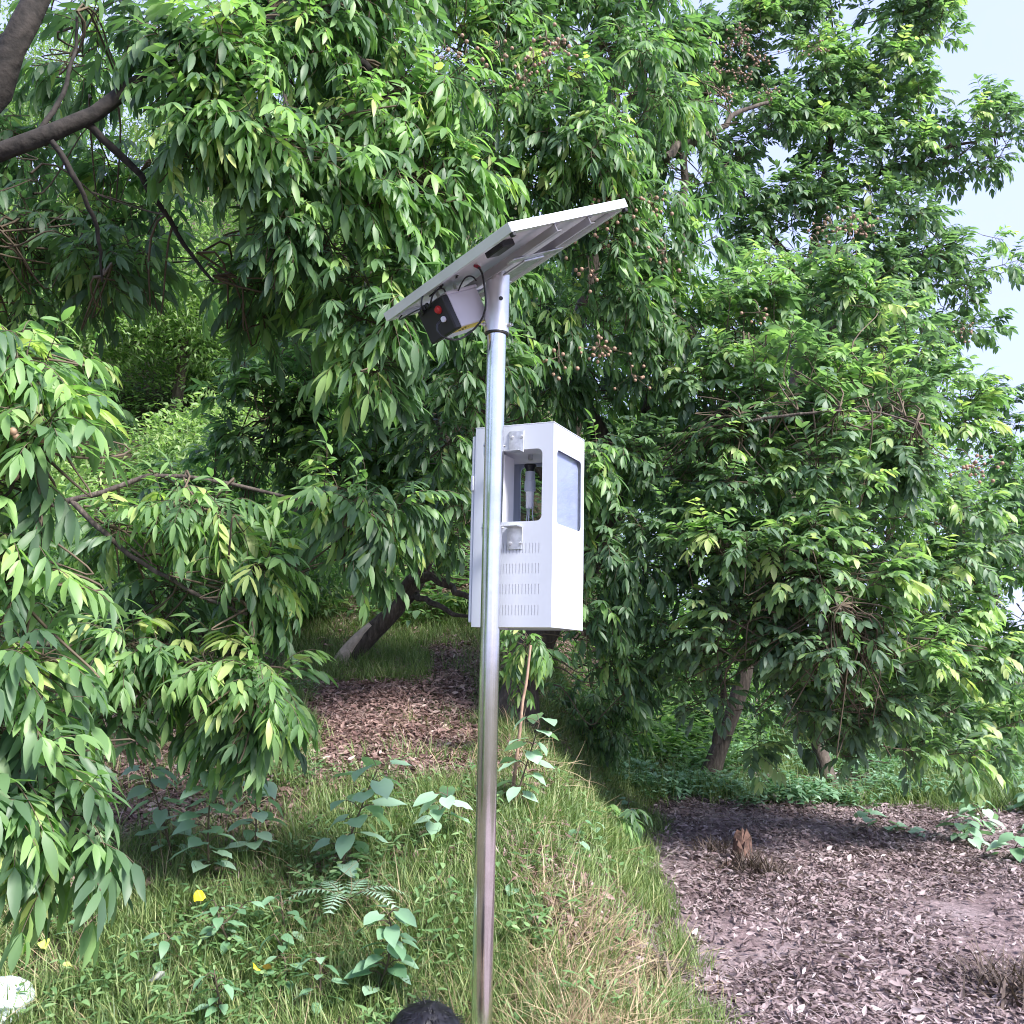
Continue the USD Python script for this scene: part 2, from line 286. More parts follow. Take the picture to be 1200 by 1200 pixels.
# ---------------------------------------------------------------- trees
TREES = []
def tree(name, label, cat, trunk, r0, r1, limbs, blobs, young=.25, size=1., leafmat=M_leaf, split=True, group=None, seed=0, pale=None, fruit=(), bark=None, mops=None):
    """trunk: points; limbs: [(points, r0, r1)]; blobs: [(centre, radii, shoots, young or None)]"""
    rg = np.random.default_rng(seed + 1000); root = thing(name, label, cat, group); bark = bark or M_bark
    line = curve(trunk, 18); rad = np.linspace(r0, r1, 18) * (1 + .35 * np.exp(-np.arange(18) / 1.6)); rad *= 1 + .08 * np.sin(np.arange(18) * 1.7 + seed)
    tr = obj('trunk', tube(line, rad, 14), bark, root, smooth=40)
    if pale:
        a, b = pale; k = curve(trunk, 40)[int(a * 40):int(b * 40) + 1]
        obj('bare_wood', tube(k + np.array([-.030, -.026, .012]), np.interp(np.linspace(a, b, len(k)), np.linspace(0, 1, 18), rad) * np.linspace(.92, .62, len(k)), 14), M_bark_pale, tr, smooth=40, label='pale patch of bare wood at the foot of the trunk')
    lines = [line]
    for pts, a, b in limbs:
        c = curve(pts, 14); c[1:-1] += rg.normal(0, .35, (12, 3)) * min(a, .05) ; lines.append(c); obj('limb', tube(c, np.linspace(a, b, 14) * (1 + rg.normal(0, .05, 14)), 14), bark, root, smooth=True)
    skel = np.vstack(lines); pos, idx, M, sc, twigs = [], [], [], [], []
    for c, r, n, yg in blobs:
        c, r = np.asarray(c, float), np.broadcast_to(r, (3,))
        for _ in range(n):
            d = rg.normal(size=3); d /= np.linalg.norm(d)
            if d[1] > .3 and rg.random() < .45: d[1] *= -1
            p = c + d * r * rg.uniform(.5, 1.0)
            if p[2] < ground(p[0], p[1]) + .12: continue
            near = skel[np.argmin(np.linalg.norm(skel - p, axis=1) + np.maximum(0, skel[:, 2] - p[2]) * .5)]; back = near - p; l = np.linalg.norm(back)
            out = d * np.array([1, 1, .8]) + np.array([0, 0, .25]) - back / max(l, .05) * .9; az = math.atan2(out[1], out[0]) + rg.normal(0, .35)
            y = rg.random() < (young if yg is None else yg) * (1.25 if d[2] > .1 else .6)
            up = out[2] > .75 and rg.random() < .8
            ks = [k for k in range(11) if (k >= 7) == y and IS_UP[k] == up]
            pos.append(p); idx.append(ks[rg.integers(len(ks))]); M.append(Rz(az) @ Ry(rg.normal(0, .2)) @ Rx(rg.normal(0, .2))); sc.append(size * rg.uniform(.8, 1.18))
            a = M[-1] @ (np.array([.24, 0, .97]) if up else np.array([.97, 0, .24]))
            e = p + back * min(1, rg.uniform(.5, .95) / max(l, .1)) + np.array([0, 0, .03])
            s0 = p - a * .3 * sc[-1]
            if l < 1.3: twigs.append(tube(curve([s0, s0 - a * .12 * size, (s0 + e) / 2 + rg.normal(0, .03, 3), e], 9), np.linspace(.0032, .0075, 9) * size, 4, False))
    if twigs: obj('twigs', join(twigs), M_twig, root, smooth=True)
    t = dict(root=root, pos=np.array(pos), idx=np.array(idx), M=np.array(M), sc=np.array(sc), mat=leafmat, split=split, mops=mops or MOPS); TREES.append(t)
    for c, n in fruit: fruit_cluster(root, c, n, rg)
    return t
def fruit_cluster(root, c, n, rg):
    balls, st = [], []; top = np.asarray(c, float) + np.array([0, 0.1, .16]); stem = tube(curve([top + [0, .15, .05], top, c + np.array([0, 0, .04])], 6), np.linspace(.006, .003, 6), 4, False); st.append(stem)
    for k in range(n):
        p = c + rg.normal(0, 1, 3) * np.array([.07, .06, .055]); s = trimesh.creation.icosphere(1, rg.uniform(.0105, .0145)); balls.append(moved(s, None, p)); st.append(tube([c + np.array([0, 0, .04]), p], [.002, .0015], 3, False))
    f = obj('fruit_cluster', join(st), M_twig, root, smooth=True)
    for b in balls: obj('fruit', b, M_fruit, f, smooth=True)
def finish_trees():
    """splits off the leaves that show largest and makes the rest of each crown one instancer"""
    allp = np.vstack([t['pos'] for t in TREES]); who = np.concatenate([np.full(len(t['pos']), k) for k, t in enumerate(TREES)]); loc = np.concatenate([np.arange(len(t['pos'])) for t in TREES]); size = np.concatenate([t['sc'] for t in TREES])
    P = proj(allp); cover = np.zeros((80, 80)); chosen = {k: [] for k in range(len(TREES))}
    for o in np.argsort(P[:, 2]):
        x, y, d = P[o]
        if d < .3 or not (-40 < x < 1240 and -40 < y < 1240): continue
        r = max(1, int(round(F * .16 * size[o] / d / 15))); i, j = int(y // 15), int(x // 15)
        s = cover[max(0, i - r):max(0, i + r + 1), max(0, j - r):max(0, j + r + 1)]
        if s.size and (s < 2).mean() > .5 and 0 <= x < 1200 and 0 <= y < 1200: chosen[who[o]].append(loc[o])
        s += 1
    for k, t in enumerate(TREES):
        keep = np.ones(len(t['pos']), bool); n = 0
        if t['split']:
            for c in chosen[k]:
                leaves, stem = t['mops'][t['idx'][c]]
                if n + len(leaves) > 300: continue
                keep[c] = False; n += len(leaves)
                for v, f, tn in leaves: obj('leaf', (v * t['sc'][c] @ t['M'][c].T + t['pos'][c], f), t['mat'], t['root'], tint=tn)
                obj('leaf_stems', moved(stem, t['M'][c] * t['sc'][c], t['pos'][c]), M_twig, t['root'], smooth=True)
                if n > 270: break
        use = np.unique(t['idx'][keep]); mp = {u: i for i, u in enumerate(use)}
        protos = []
        for u in use:
            v, f, tn = merge_leaves(t['mops'][u][0]); protos.append([('leaves', (v, f), t['mat'], tn), ('stems', t['mops'][u][1], M_twig, None)])
        pi = instancer(path_for('crown', t['root']), protos, [mp[i] for i in t['idx'][keep]], t['pos'][keep], t['M'][keep], t['sc'][keep]); tag(pi, kind='stuff')

def B(px, py, D, r, n, yg=None): return (at(px, py, D), r, n, yg)
def hit(px, py, lo=2.8):
    """where the sight line of a pixel meets the ground"""
    Y = np.arange(lo, 25, .01); d = RC @ np.array([(px - 600) / F, -(py - 600) / F, -1.0]); p = EYE + d * (Y / d[1])[:, None]; b = p[:, 2] < ground(p[:, 0], p[:, 1]); q = p[np.argmax(b)].copy(); return q
def G(px, py, D): p = at(px, py, D); p[2] = ground(p[0], p[1]) - .08; return p

# near left: drooping boughs of a tree whose trunk stands outside the frame
g = np.array([-2.6, 3.1, 0]); g[2] = ground(g[0], g[1]) - .1
tree('longan_tree', 'nearest longan tree whose large bright leaves droop along the left edge', 'tree', [g, g + [.05, 0, .9], g + [.2, -.1, 1.8], g + [.3, 0, 2.8]], .13, .05,
     [([g + [.1, 0, 1.3], at(-90, 480, 3.0), at(30, 430, 2.95)], .04, .012), ([g + [.05, 0, 1.0], at(-80, 700, 2.95), at(20, 690, 2.9)], .035, .01), ([g + [.03, 0, .7], at(-80, 900, 2.85), at(40, 880, 2.8)], .035, .01), ([at(-30, 600, 2.9), at(15, 570, 2.85), at(25, 525, 2.8)], .006, .003)],
     [B(20, 410, 3.0, (.13, .16, .08), 5, 1.), B(25, 470, 2.9, (.1, .15, .1), 4, .8), B(-10, 560, 2.9, (.16, .2, .12), 5, .7), B(15, 650, 2.9, (.12, .15, .12), 4, .8), B(40, 425, 2.85, (.06, .1, .05), 2, 1.), B(55, 485, 2.85, (.05, .1, .04), 2, .8), B(10, 760, 2.8, (.13, .15, .12), 5, .7), B(15, 830, 2.8, (.11, .15, .1), 4, .5), B(15, 920, 2.75, (.12, .15, .1), 5, .5), B(80, 975, 2.8, (.04, .1, .04), 3, .7), B(-10, 960, 2.75, (.14, .2, .12), 5, .2), B(-140, 600, 2.9, (.25, .3, .7), 14, .4)],
     size=.78, seed=1, fruit=[(at(30, 525, 2.78), 7)])

# upper left: the tree with the two dark limbs
g = at(-260, 600, 5.0); g[2] = ground(g[0], g[1]) - .1
tree('longan_tree', 'longan tree at upper left with two dark slanting limbs and hanging leaves', 'tree', [g, g + [.1, 0, 1.2], at(-230, 420, 4.9), at(-120, 300, 4.8)], .2, .12,
     [([at(-180, 360, 4.85), at(-60, 225, 4.6), at(0, 182, 4.5), at(140, 118, 4.6), at(230, 60, 4.8), at(380, 20, 5.0)], .056, .022), ([at(-150, 330, 4.8), at(-10, 110, 4.5), at(50, -10, 4.5), at(120, -160, 4.6)], .08, .05),
      ([at(90, 140, 4.55), at(150, 190, 4.7), at(200, 260, 4.9), at(250, 330, 5.0)], .022, .008), ([at(200, 78, 4.7), at(300, 130, 4.8), at(340, 250, 4.9)], .03, .01), ([at(330, 35, 5.0), at(440, 90, 5.1), at(470, 250, 5.2), at(460, 400, 5.2)], .03, .008),
      ([at(40, 165, 4.5), at(80, 90, 4.6), at(90, 20, 4.7)], .014, .006), ([at(60, 165, 4.5), at(110, 260, 4.7), at(120, 330, 4.9)], .016, .006), ([at(30, 30, 4.5), at(-60, 150, 4.7), at(-40, 280, 5.0)], .03, .01)],
     [B(215, 40, 4.7, .28, 9), B(290, 60, 4.7, .3, 10, .5), B(250, 150, 4.6, .24, 9, .35), B(310, 180, 4.6, .22, 9, .5), B(330, 260, 4.7, .18, 6, .5), B(380, 60, 4.9, .35, 12), B(430, 150, 5.0, .35, 13, .4), B(440, 250, 5.0, .32, 12, .4), B(440, 350, 5.0, .25, 8, .4), B(430, 420, 5.0, .15, 4, .6), B(510, 100, 5.3, .35, 11, .5), B(520, 220, 5.4, .35, 12, .4),
      B(520, 330, 5.5, .25, 7), B(380, 310, 5.4, .3, 8, .1), B(130, 40, 5.2, .3, 4, .1), B(60, 250, 5.6, .32, 9, .1), B(130, 310, 5.4, .25, 8, .1), B(50, 330, 5.8, .3, 7, .1), B(300, 330, 5.6, .25, 8, .3), B(150, 220, 5.8, .3, 7, .1), B(200, 330, 6.2, .35, 3, .5), B(90, 60, 5.8, .35, 8, .2), B(30, 150, 6.0, .3, 6, .2), B(60, 430, 7.0, .45, 4, .3), B(380, -10, 5.2, .4, 16, .2), B(440, 20, 5.6, .4, 14, .2), B(300, -120, 5.0, (1., .6, .4), 16), B(0, -120, 5.0, (.8, .6, .4), 6)],
     size=1.0, seed=2, bark=M_bark_shaded)

# left middle: low boughs reaching over the bank
g = at(-170, 700, 4.9); g[2] = ground(g[0], g[1]) - .1
tree('longan_tree', 'low longan boughs with bright drooping rosettes over the weedy bank', 'tree', [g, g + [.1, -.05, .7], g + [.3, -.05, 1.2]], .09, .05,
     [([g + [.25, -.05, 1.1], at(-20, 600, 4.75), at(85, 588, 4.7), at(160, 562, 4.75), at(300, 575, 4.8), at(420, 590, 4.8)], .022, .006), ([at(85, 588, 4.7), at(130, 632, 4.65), at(220, 690, 4.6), at(290, 720, 4.55)], .014, .007), ([g + [.15, -.05, .9], at(0, 760, 4.7), at(130, 760, 4.6), at(260, 790, 4.5), at(300, 800, 4.5)], .02, .007)],
     [B(235, 600, 4.7, (.22, .2, .07), 9, .95), B(300, 650, 4.65, (.15, .2, .09), 6, .7), B(150, 610, 4.8, (.13, .15, .06), 3, .7), B(310, 700, 4.7, (.1, .15, .1), 4, .1), B(150, 750, 4.6, (.14, .2, .07), 6, .9), B(215, 770, 4.6, (.13, .2, .08), 4, .6), B(265, 770, 4.55, (.18, .2, .06), 7, .95), B(315, 800, 4.5, (.1, .2, .06), 5, .9), B(270, 830, 4.6, (.18, .2, .09), 6, .05), B(300, 840, 4.6, (.1, .15, .08), 4, .05), B(130, 830, 4.7, (.14, .2, .08), 4, .1), B(200, 700, 5.0, (.22, .2, .15), 5, 0),
      B(385, 575, 4.8, (.09, .12, .05), 3, .95), B(430, 600, 4.8, (.1, .12, .05), 3, .95), B(475, 590, 4.8, (.09, .12, .06), 3, .8), B(430, 640, 4.85, (.07, .1, .05), 2, .5)],
     size=.86, seed=3)

# the leaning trunk in the middle distance
tb = G(402, 775, 9.0)
tree('longan_tree', 'longan tree with a leaning trunk bare and pale at its foot', 'tree', [tb, at(440, 737, 9.0), at(476, 701, 9.0), at(500, 655, 8.9), at(520, 560, 8.7), at(500, 420, 8.6)], .082, .045,
     [([at(470, 700, 9.0), at(500, 676, 8.8), at(516, 682, 8.7), at(560, 706, 8.5)], .06, .02), ([at(474, 700, 9.0), at(500, 704, 8.8), at(530, 718, 8.6), at(565, 720, 8.5)], .035, .012), ([at(492, 640, 8.9), at(420, 560, 8.6), at(330, 490, 8.4)], .06, .02), ([at(520, 560, 8.7), at(580, 480, 8.3), at(620, 380, 8.2)], .05, .02)],
     [B(400, 440, 8.2, .6, 26, .15), B(300, 470, 8.4, .55, 20, .1), B(480, 520, 7.6, .45, 20, .15), B(520, 590, 7.4, .4, 18, .1), B(250, 560, 8.6, .5, 16, .1), B(380, 540, 8.4, .5, 18, .1), B(460, 610, 8.2, .35, 12, .1), B(530, 430, 7.6, .4, 16, .2), B(340, 380, 8.8, .5, 14, .2)],
     size=1.0, seed=4, mops=MOPS_SPREAD, pale=(0., .16))

# behind the cabinet
tb = G(606, 850, 7.6)
tree('longan_tree', 'fruiting longan tree behind the white cabinet with a dark forked trunk', 'tree', [tb, at(612, 800, 7.7), at(640, 735, 7.8), at(695, 648, 7.9), at(722, 585, 7.9)], .15, .09,
     [([at(722, 585, 7.9), at(700, 500, 7.9), at(672, 420, 7.8), at(690, 330, 7.7), at(710, 200, 7.6), at(700, 60, 7.6)], .08, .04), ([at(722, 585, 7.9), at(760, 480, 8.0), at(790, 350, 8.1), at(800, 180, 8.1)], .06, .03), ([at(690, 330, 7.7), at(600, 220, 7.2), at(560, 100, 7.0)], .04, .015), ([at(690, 650, 7.9), at(640, 560, 7.6), at(560, 480, 7.2)], .04, .015), ([at(780, 185, 8.0), at(835, 152, 8.3), at(900, 120, 8.5)], .04, .015)],
     [B(590, 60, 6.8, .5, 20, .3), B(640, 130, 6.4, .4, 18, .4), B(570, 170, 6.4, .4, 18, .4), B(690, 170, 6.3, .35, 14, .35), B(740, 90, 6.7, .45, 18, .3), B(680, 40, 7.4, .5, 16, .1), B(620, 240, 6.5, .4, 16, .3), B(700, 260, 6.6, .35, 14, .3), B(570, 320, 6.4, .35, 14, .4), B(560, 420, 6.3, .3, 12, .5), B(600, 390, 6.8, .35, 10, .3), B(640, 380, 6.9, .3, 10, .2), B(730, 350, 7.0, .35, 14, .25), B(770, 270, 7.2, .45, 16, .3), B(790, 420, 7.4, .4, 14, .25), B(700, 440, 7.8, .35, 10, .1),
      B(530, 500, 6.4, .22, 8, .3), B(540, 560, 6.6, .22, 7, .1), B(640, 460, 7.4, .3, 9, .05), B(720, 540, 7.0, .25, 8, .2), B(690, 580, 7.2, .2, 5, .1), B(730, 660, 7.0, .28, 9, .1), B(700, 720, 7.0, .25, 7, .2), B(740, 770, 7.2, .25, 7, .4), B(625, 750, 6.4, (.14, .15, .03), 3, 1.), B(600, 790, 6.5, (.03, .05, .02), 1, 1.), B(780, 100, 8.2, .6, 22, .2), B(640, -80, 7.0, (1.2, .8, .4), 30), B(620, 10, 7.0, .4, 14, .2), B(760, 20, 7.8, .5, 20, .2), B(520, 10, 6.6, .4, 14, .2), B(800, 190, 8.4, .5, 18, .2)],
     size=.86, seed=5, fruit=[(at(700, 255, 6.25), 20), (at(750, 268, 6.6), 22), (at(703, 412, 6.5), 20), (at(655, 425, 6.3), 10), (at(740, 445, 6.9), 8), (at(545, 72, 6.0), 10), (at(585, 60, 6.2), 9), (at(640, 50, 6.2), 12), (at(735, 290, 6.5), 16), (at(690, 320, 6.4), 9), (at(720, 235, 6.3), 18), (at(765, 245, 6.6), 16), (at(670, 270, 6.3), 10), (at(520, 60, 6.2), 8), (at(615, 95, 6.0), 10), (at(780, 300, 6.7), 12), (at(625, 75, 6.0), 14), (at(560, 90, 6.0), 10), (at(655, 60, 6.0), 10), (at(505, 330, 6.0), 8), (at(735, 235, 6.3), 16)])

# the big round tree beside the path
tb = hit(824, 924) - [0, 0, .08]; RB = []
for px, py, D, n, yg in [(780, 350, 7.6, 13, .3), (880, 350, 7.4, 14, .45), (980, 340, 7.5, 14, .3), (1060, 390, 7.9, 12, .3), (830, 450, 7.2, 14, .15), (930, 440, 7.0, 15, .3), (1030, 465, 7.1, 15, .35), (1105, 470, 7.8, 11, .35), (770, 540, 7.3, 11, .1), (860, 545, 6.9, 15, .15), (960, 545, 6.8, 15, .25), (1055, 560, 7.0, 14, .3), (1120, 600, 7.6, 10, .3),
                         (760, 640, 7.2, 11, .1), (830, 640, 6.8, 14, .15), (925, 650, 6.7, 15, .3), (1020, 660, 6.8, 15, .3), (1105, 690, 7.4, 12, .4), (790, 730, 7.2, 9, .15), (860, 735, 6.9, 12, .15), (950, 745, 6.8, 13, .3), (1045, 760, 7.0, 12, .35), (1120, 780, 7.5, 11, .4), (920, 785, 7.2, 7, .15), (990, 800, 7.2, 8, .2), (1060, 800, 7.4, 8, .4), (1090, 850, 7.5, 6, .5), (1010, 850, 7.4, 4, .3), (1150, 860, 7.7, 6, .5), (890, 835, 7.5, 4, .3), (950, 840, 7.4, 5, .3), (800, 790, 7.3, 4, .2)]:
    RB.append(B(px, py, D, .42, int(n * 1.3), yg * 1.5))
for px, py, D in [(850, 420, 8.6), (960, 420, 8.6), (1050, 480, 8.8), (870, 560, 8.4), (980, 600, 8.4), (1080, 620, 8.6), (900, 700, 8.4), (1010, 720, 8.5), (820, 560, 8.6), (900, 330, 8.6), (1000, 330, 8.8)]: RB.append(B(px, py, D, .6, 16, .1))
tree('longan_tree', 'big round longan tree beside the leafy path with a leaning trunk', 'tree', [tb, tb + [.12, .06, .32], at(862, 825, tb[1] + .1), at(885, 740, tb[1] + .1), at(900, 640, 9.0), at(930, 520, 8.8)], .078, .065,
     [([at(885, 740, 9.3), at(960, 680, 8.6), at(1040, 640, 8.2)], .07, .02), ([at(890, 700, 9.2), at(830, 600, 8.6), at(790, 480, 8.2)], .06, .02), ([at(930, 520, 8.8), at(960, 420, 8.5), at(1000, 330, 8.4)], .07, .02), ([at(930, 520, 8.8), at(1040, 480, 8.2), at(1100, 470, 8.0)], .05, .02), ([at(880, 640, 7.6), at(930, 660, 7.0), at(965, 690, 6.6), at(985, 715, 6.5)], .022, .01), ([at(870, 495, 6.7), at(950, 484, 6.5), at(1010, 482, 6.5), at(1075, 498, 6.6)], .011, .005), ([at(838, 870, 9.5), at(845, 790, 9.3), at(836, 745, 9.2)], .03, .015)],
     RB, size=.86, seed=6, mops=MOPS_SPREAD, leafmat=M_leaf_pale_haze, fruit=[(at(1140, 552, 7.0), 22), (at(890, 372, 6.8), 6), (at(975, 268, 7.4), 22), (at(1000, 258, 7.5), 14), (at(960, 292, 7.3), 10)])

# tall tree behind it, against the sky
tb = hit(978, 930) - [0, 0, .06]; RB = []
for px, py, n, yg in [(830, 60, 15, .2), (900, 40, 15, .3), (960, 90, 16, .5), (1040, 100, 14, .6), (1090, 30, 9, .3), (1060, 0, 12, .3), (890, 150, 15, .2), (980, 170, 16, .5), (1060, 170, 13, .5), (1120, 165, 8, .2), (1165, 155, 6, .1), (860, 240, 14, .1), (940, 250, 14, .1), (1040, 255, 12, .2), (1090, 300, 9, .15), (1000, 320, 12, .2), (1160, 315, 4, .1), (1110, 370, 7, .2), (1060, 340, 8, .2), (780, 130, 10, .1), (1145, 300, 3, .1), (940, 0, 12, .2), (930, -70, 16, .2), (1050, -80, 10, .2)]:
    RB.append(B(px, py, 10.4, .52, int(n * 1.7), yg))
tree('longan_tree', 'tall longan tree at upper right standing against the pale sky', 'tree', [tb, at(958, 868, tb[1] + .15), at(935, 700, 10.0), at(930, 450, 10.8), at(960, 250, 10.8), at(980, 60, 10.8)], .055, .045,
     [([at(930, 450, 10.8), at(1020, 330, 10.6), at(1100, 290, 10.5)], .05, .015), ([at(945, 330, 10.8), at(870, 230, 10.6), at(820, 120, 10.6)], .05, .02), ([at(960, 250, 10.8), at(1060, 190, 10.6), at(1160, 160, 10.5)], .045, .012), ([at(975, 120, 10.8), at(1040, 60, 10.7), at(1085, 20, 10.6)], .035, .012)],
     RB, size=.96, seed=7, mops=MOPS_SPREAD, leafmat=M_leaf_pale_haze, fruit=[(at(860, 58, 9.8), 26), (at(870, 90, 9.8), 26), (at(850, 110, 9.8), 22), (at(885, 70, 9.8), 24), (at(840, 85, 9.8), 20), (at(900, 110, 9.8), 18), (at(960, 60, 9.9), 14), (at(820, 50, 9.7), 20), (at(870, 40, 9.7), 20), (at(1010, 270, 9.7), 16), (at(1130, 390, 9.8), 12)])  # paler, cooler leaf colour stands in for haze

tb = G(1230, 940, 12.5)
tree('longan_tree', 'dark longan tree at the far right edge beyond the path', 'tree', [tb, tb + [0, 0, 1.2], tb + [.1, 0, 2.6]], .14, .07, [],
     [B(1165, 490, 12, .5, 13, .05), B(1200, 560, 11.8, .6, 18, .1), B(1170, 640, 11.6, .5, 16, .1), B(1200, 720, 11.5, .6, 18, .1), B(1165, 790, 11.2, .5, 14, .3), B(1145, 860, 10.8, .35, 12, 0), B(1200, 850, 11.2, .5, 16, .3), B(1290, 620, 12, (1., .8, 1.6), 60, .1)], size=1.05, seed=8, mops=MOPS_SPREAD)

# trees of the hillside behind and of the orchard to the left of and behind the viewer
def small_clump(seed, n=150):
    rg = np.random.default_rng(seed); out = []
    for k in range(n):
        d = rg.normal(size=3); d /= np.linalg.norm(d); p = d * np.array([.5, .5, .42]) * rg.uniform(.55, 1.) ** .6
        L, W = rg.uniform(.07, .12), rg.uniform(.03, .045)
        v = np.array([[0, 0, 0], [L * .45, W / 2, .01], [L, 0, -.25 * L], [L * .45, -W / 2, .01]]); f = np.array([[0, 2, 1], [0, 3, 2]])
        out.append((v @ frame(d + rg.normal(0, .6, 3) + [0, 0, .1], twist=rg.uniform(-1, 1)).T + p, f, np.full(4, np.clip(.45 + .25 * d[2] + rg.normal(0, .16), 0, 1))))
    return out
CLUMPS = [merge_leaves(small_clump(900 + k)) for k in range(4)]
def far_tree(name, label, x, y, h, w, n, leafmat, seed, group=None):
    rg = np.random.default_rng(seed); z = float(ground(x, y)); b = np.array([x, y, z - .1]); root = thing(name, label, 'tree' if name.endswith('tree') else 'shrub', group)
    line = curve([b, b + [.1, 0, h * .35], b + [-.05, 0, h * .8]], 10); obj('trunk', tube(line, np.linspace(.02 + .022 * h, .03, 10), 8), M_bark, root, smooth=40)
    heads = [(b + [w * .75 * math.cos(t) * rg.uniform(.5, 1), w * .75 * math.sin(t) * rg.uniform(.5, 1), h * rg.uniform(.3, .85)]) for t in rg.uniform(0, 6.28, 7)] + [b + [0, 0, h * .92]]
    for e in heads[:5]: obj('limb', tube(curve([line[3], (line[5] + e) / 2, e], 7), np.linspace(.03 + .008 * h, .012, 7), 5), M_bark, root, smooth=True)
    pos = []
    for k in range(n):
        d = rg.normal(size=3); d /= np.linalg.norm(d); e = heads[rg.integers(len(heads))]; p = e + d * np.array([w * .5, w * .5, h * .2]) * rg.uniform(.5, 1.05)
        p[2] = max(p[2], ground(p[0], p[1]) + .25); pos.append(p)
    Ms = [Rz(a) @ Rx(t) for a, t in zip(rg.uniform(0, 6.28, n), rg.normal(0, .3, n))]
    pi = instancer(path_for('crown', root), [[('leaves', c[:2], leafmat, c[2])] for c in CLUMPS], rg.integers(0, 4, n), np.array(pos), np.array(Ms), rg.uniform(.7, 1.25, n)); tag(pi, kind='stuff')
for k, (nm, x, y, h, w, n, mt, lab) in enumerate([
    ('hillside_shrub', -5.6, 11.5, 1.5, 1.1, 55, M_leaf_far, 'bright green shrub at the far left edge of the slope, below the slanting limbs'),
    ('hillside_shrub', -3.7, 12.5, 1.7, 1.2, 60, M_leaf_far, 'bright green shrub on the slope seen through the gap in the left boughs'),
    ('hillside_shrub', -2.2, 13.5, 1.6, 1.1, 50, M_leaf_far, 'rounded green shrub on the slope behind the leaning trunk'),
    ('hillside_tree', -8.5, 15, 4.0, 1.8, 120, M_leaf_far, 'pale green tree on the hillside behind the thick upper left limb'),
    ('hillside_tree', -5.4, 15.5, 4.2, 1.8, 130, M_leaf_far, 'yellow green tree on the hillside above the left gap'),
    ('hillside_tree', -7.6, 13.0, 7.2, 2.2, 190, M_leaf_far, 'tall bright tree on the hillside between the two dark limbs'),
    ('hillside_tree', -4.4, 17.5, 7.5, 2.3, 190, M_leaf_far, 'tallest light green tree on the hillside above the left boughs'),
    ('hillside_tree', -2.6, 16.5, 4.6, 1.9, 130, M_leaf_far, 'light green tree on the hillside left of the solar panel'),
    ('hillside_tree', -11, 21, 5.5, 2.6, 150, M_leaf_far, 'tall pale tree at the top of the hillside on the far left'),
    ('hillside_tree', -6.5, 22, 6., 2.6, 150, M_leaf_far, 'tall light green tree at the top of the hillside'),
    ('hillside_tree', -1.5, 21, 6., 2.6, 150, M_leaf_far, 'tall tree on the hilltop behind the solar panel'),
    ('hillside_tree', .8, 14.5, 5.4, 1.9, 150, M_leaf, 'dense dark tree in the hollow behind the cabinet'),
    ('hillside_tree', 3.2, 15.0, 6.4, 2.0, 170, M_leaf, 'dense dark tree between the fruiting tree and the round tree'),
    ('hillside_tree', 5.4, 16.0, 6.6, 1.7, 130, M_leaf, 'dense dark tree behind the big round tree'),
    ('hillside_tree', 9.4, 20, 4.6, 2.0, 120, M_leaf, 'distant dark tree at the far end of the path'),
    ('hillside_shrub', 2.4, 12.6, 1.7, 1.2, 60, M_leaf, 'dark shrub in the shade left of the round tree trunk'),
    ('hillside_shrub', 5.0, 13.5, 1.5, 1.4, 60, M_leaf_far, 'low green shrub in the shade right of the thin trunk'),
    ('hillside_shrub', -3.9, 8.6, 1.2, .8, 36, M_leaf, 'dark shrub on the slope at the left edge under the boughs'),
    ('hillside_shrub', -2.7, 9.6, 1.3, .9, 40, M_leaf, 'dark shrub on the slope left of the leaning trunk'),
    ('orchard_tree', -7.5, -5.0, 6.0, 2.6, 170, M_leaf, 'orchard tree to the left behind the viewer'),
    ('orchard_tree', -7.5, 2.5, 6.0, 2.4, 150, M_leaf, 'orchard tree beside the viewer on the left')]): far_tree(nm, lab, x, y, h, w, n, mt, 300 + k)
# shrubs under the trees
for k, (px, py, D, w, h, n, yg, lab) in enumerate([(690, 845, 8.8, .55, .8, 40, 0, 'dark little shrub in the shade below the cabinet'), (722, 895, 7.2, .2, .32, 6, .5, 'small leafy seedling with pale upright leaves on top of the bank'), (545, 770, 10.5, .3, .35, 8, .9, 'bright green seedling beyond the leaf litter left of the pole'), (350, 690, 11.5, .6, .7, 22, .1, 'dark shrub on the slope behind the leaning trunk')]):
    b = G(px, py, D)
    tree('shrub', lab, 'shrub', [b, b + [0, 0, h * .4], b + [.05, 0, h * .7]], .02, .01, [], [(b + [0, 0, h * .6], (w, w * .8, h * .5), n, yg)], size=.62, split=k == 1, seed=50 + k)
finish_trees()

# ---------------------------------------------------------------- the monitoring post
post = thing('monitoring_post', 'steel pole carrying a tilted solar panel and a white windowed cabinet', 'monitoring post')
PX, PY = -.0735, 3.8; gz = float(ground(PX, PY))
pole = obj('pole', tube([[PX, PY, z] for z in (gz - .3, gz + .5, 1.2, 2.0, 2.92)], .0375, 48), M_steel, post, smooth=40)
c = np.array([PX, PY, 0.])
sleeve = obj('pole_sleeve', join([tube([c + [0, 0, 2.885], c + [0, 0, 3.118]], [.0475, .0475], 48), tube([c + [0, 0, 2.876], c + [0, 0, 2.886]], [.0485, .0485], 48)]), M_sleeve, post, smooth=40)
obj('sleeve_rim', tube([c + [0, 0, 2.870], c + [0, 0, 2.8765]], [.0468, .0468], 40), M_black, sleeve, smooth=40, label='dark rim at the lower edge of the sleeve')  # black ring along the lower edge of the sleeve
def radial(az, r0, r1, z): d = np.array([math.sin(az), -math.cos(az), 0]); return c + d * r0 + [0, 0, z], c + d * r1 + [0, 0, z]
obj('bolt', cyl(*radial(.30, .044, .0495, 3.003), .0085, 12), M_black, sleeve, smooth=30)  # black disc standing for the dark of an open hole in the sleeve
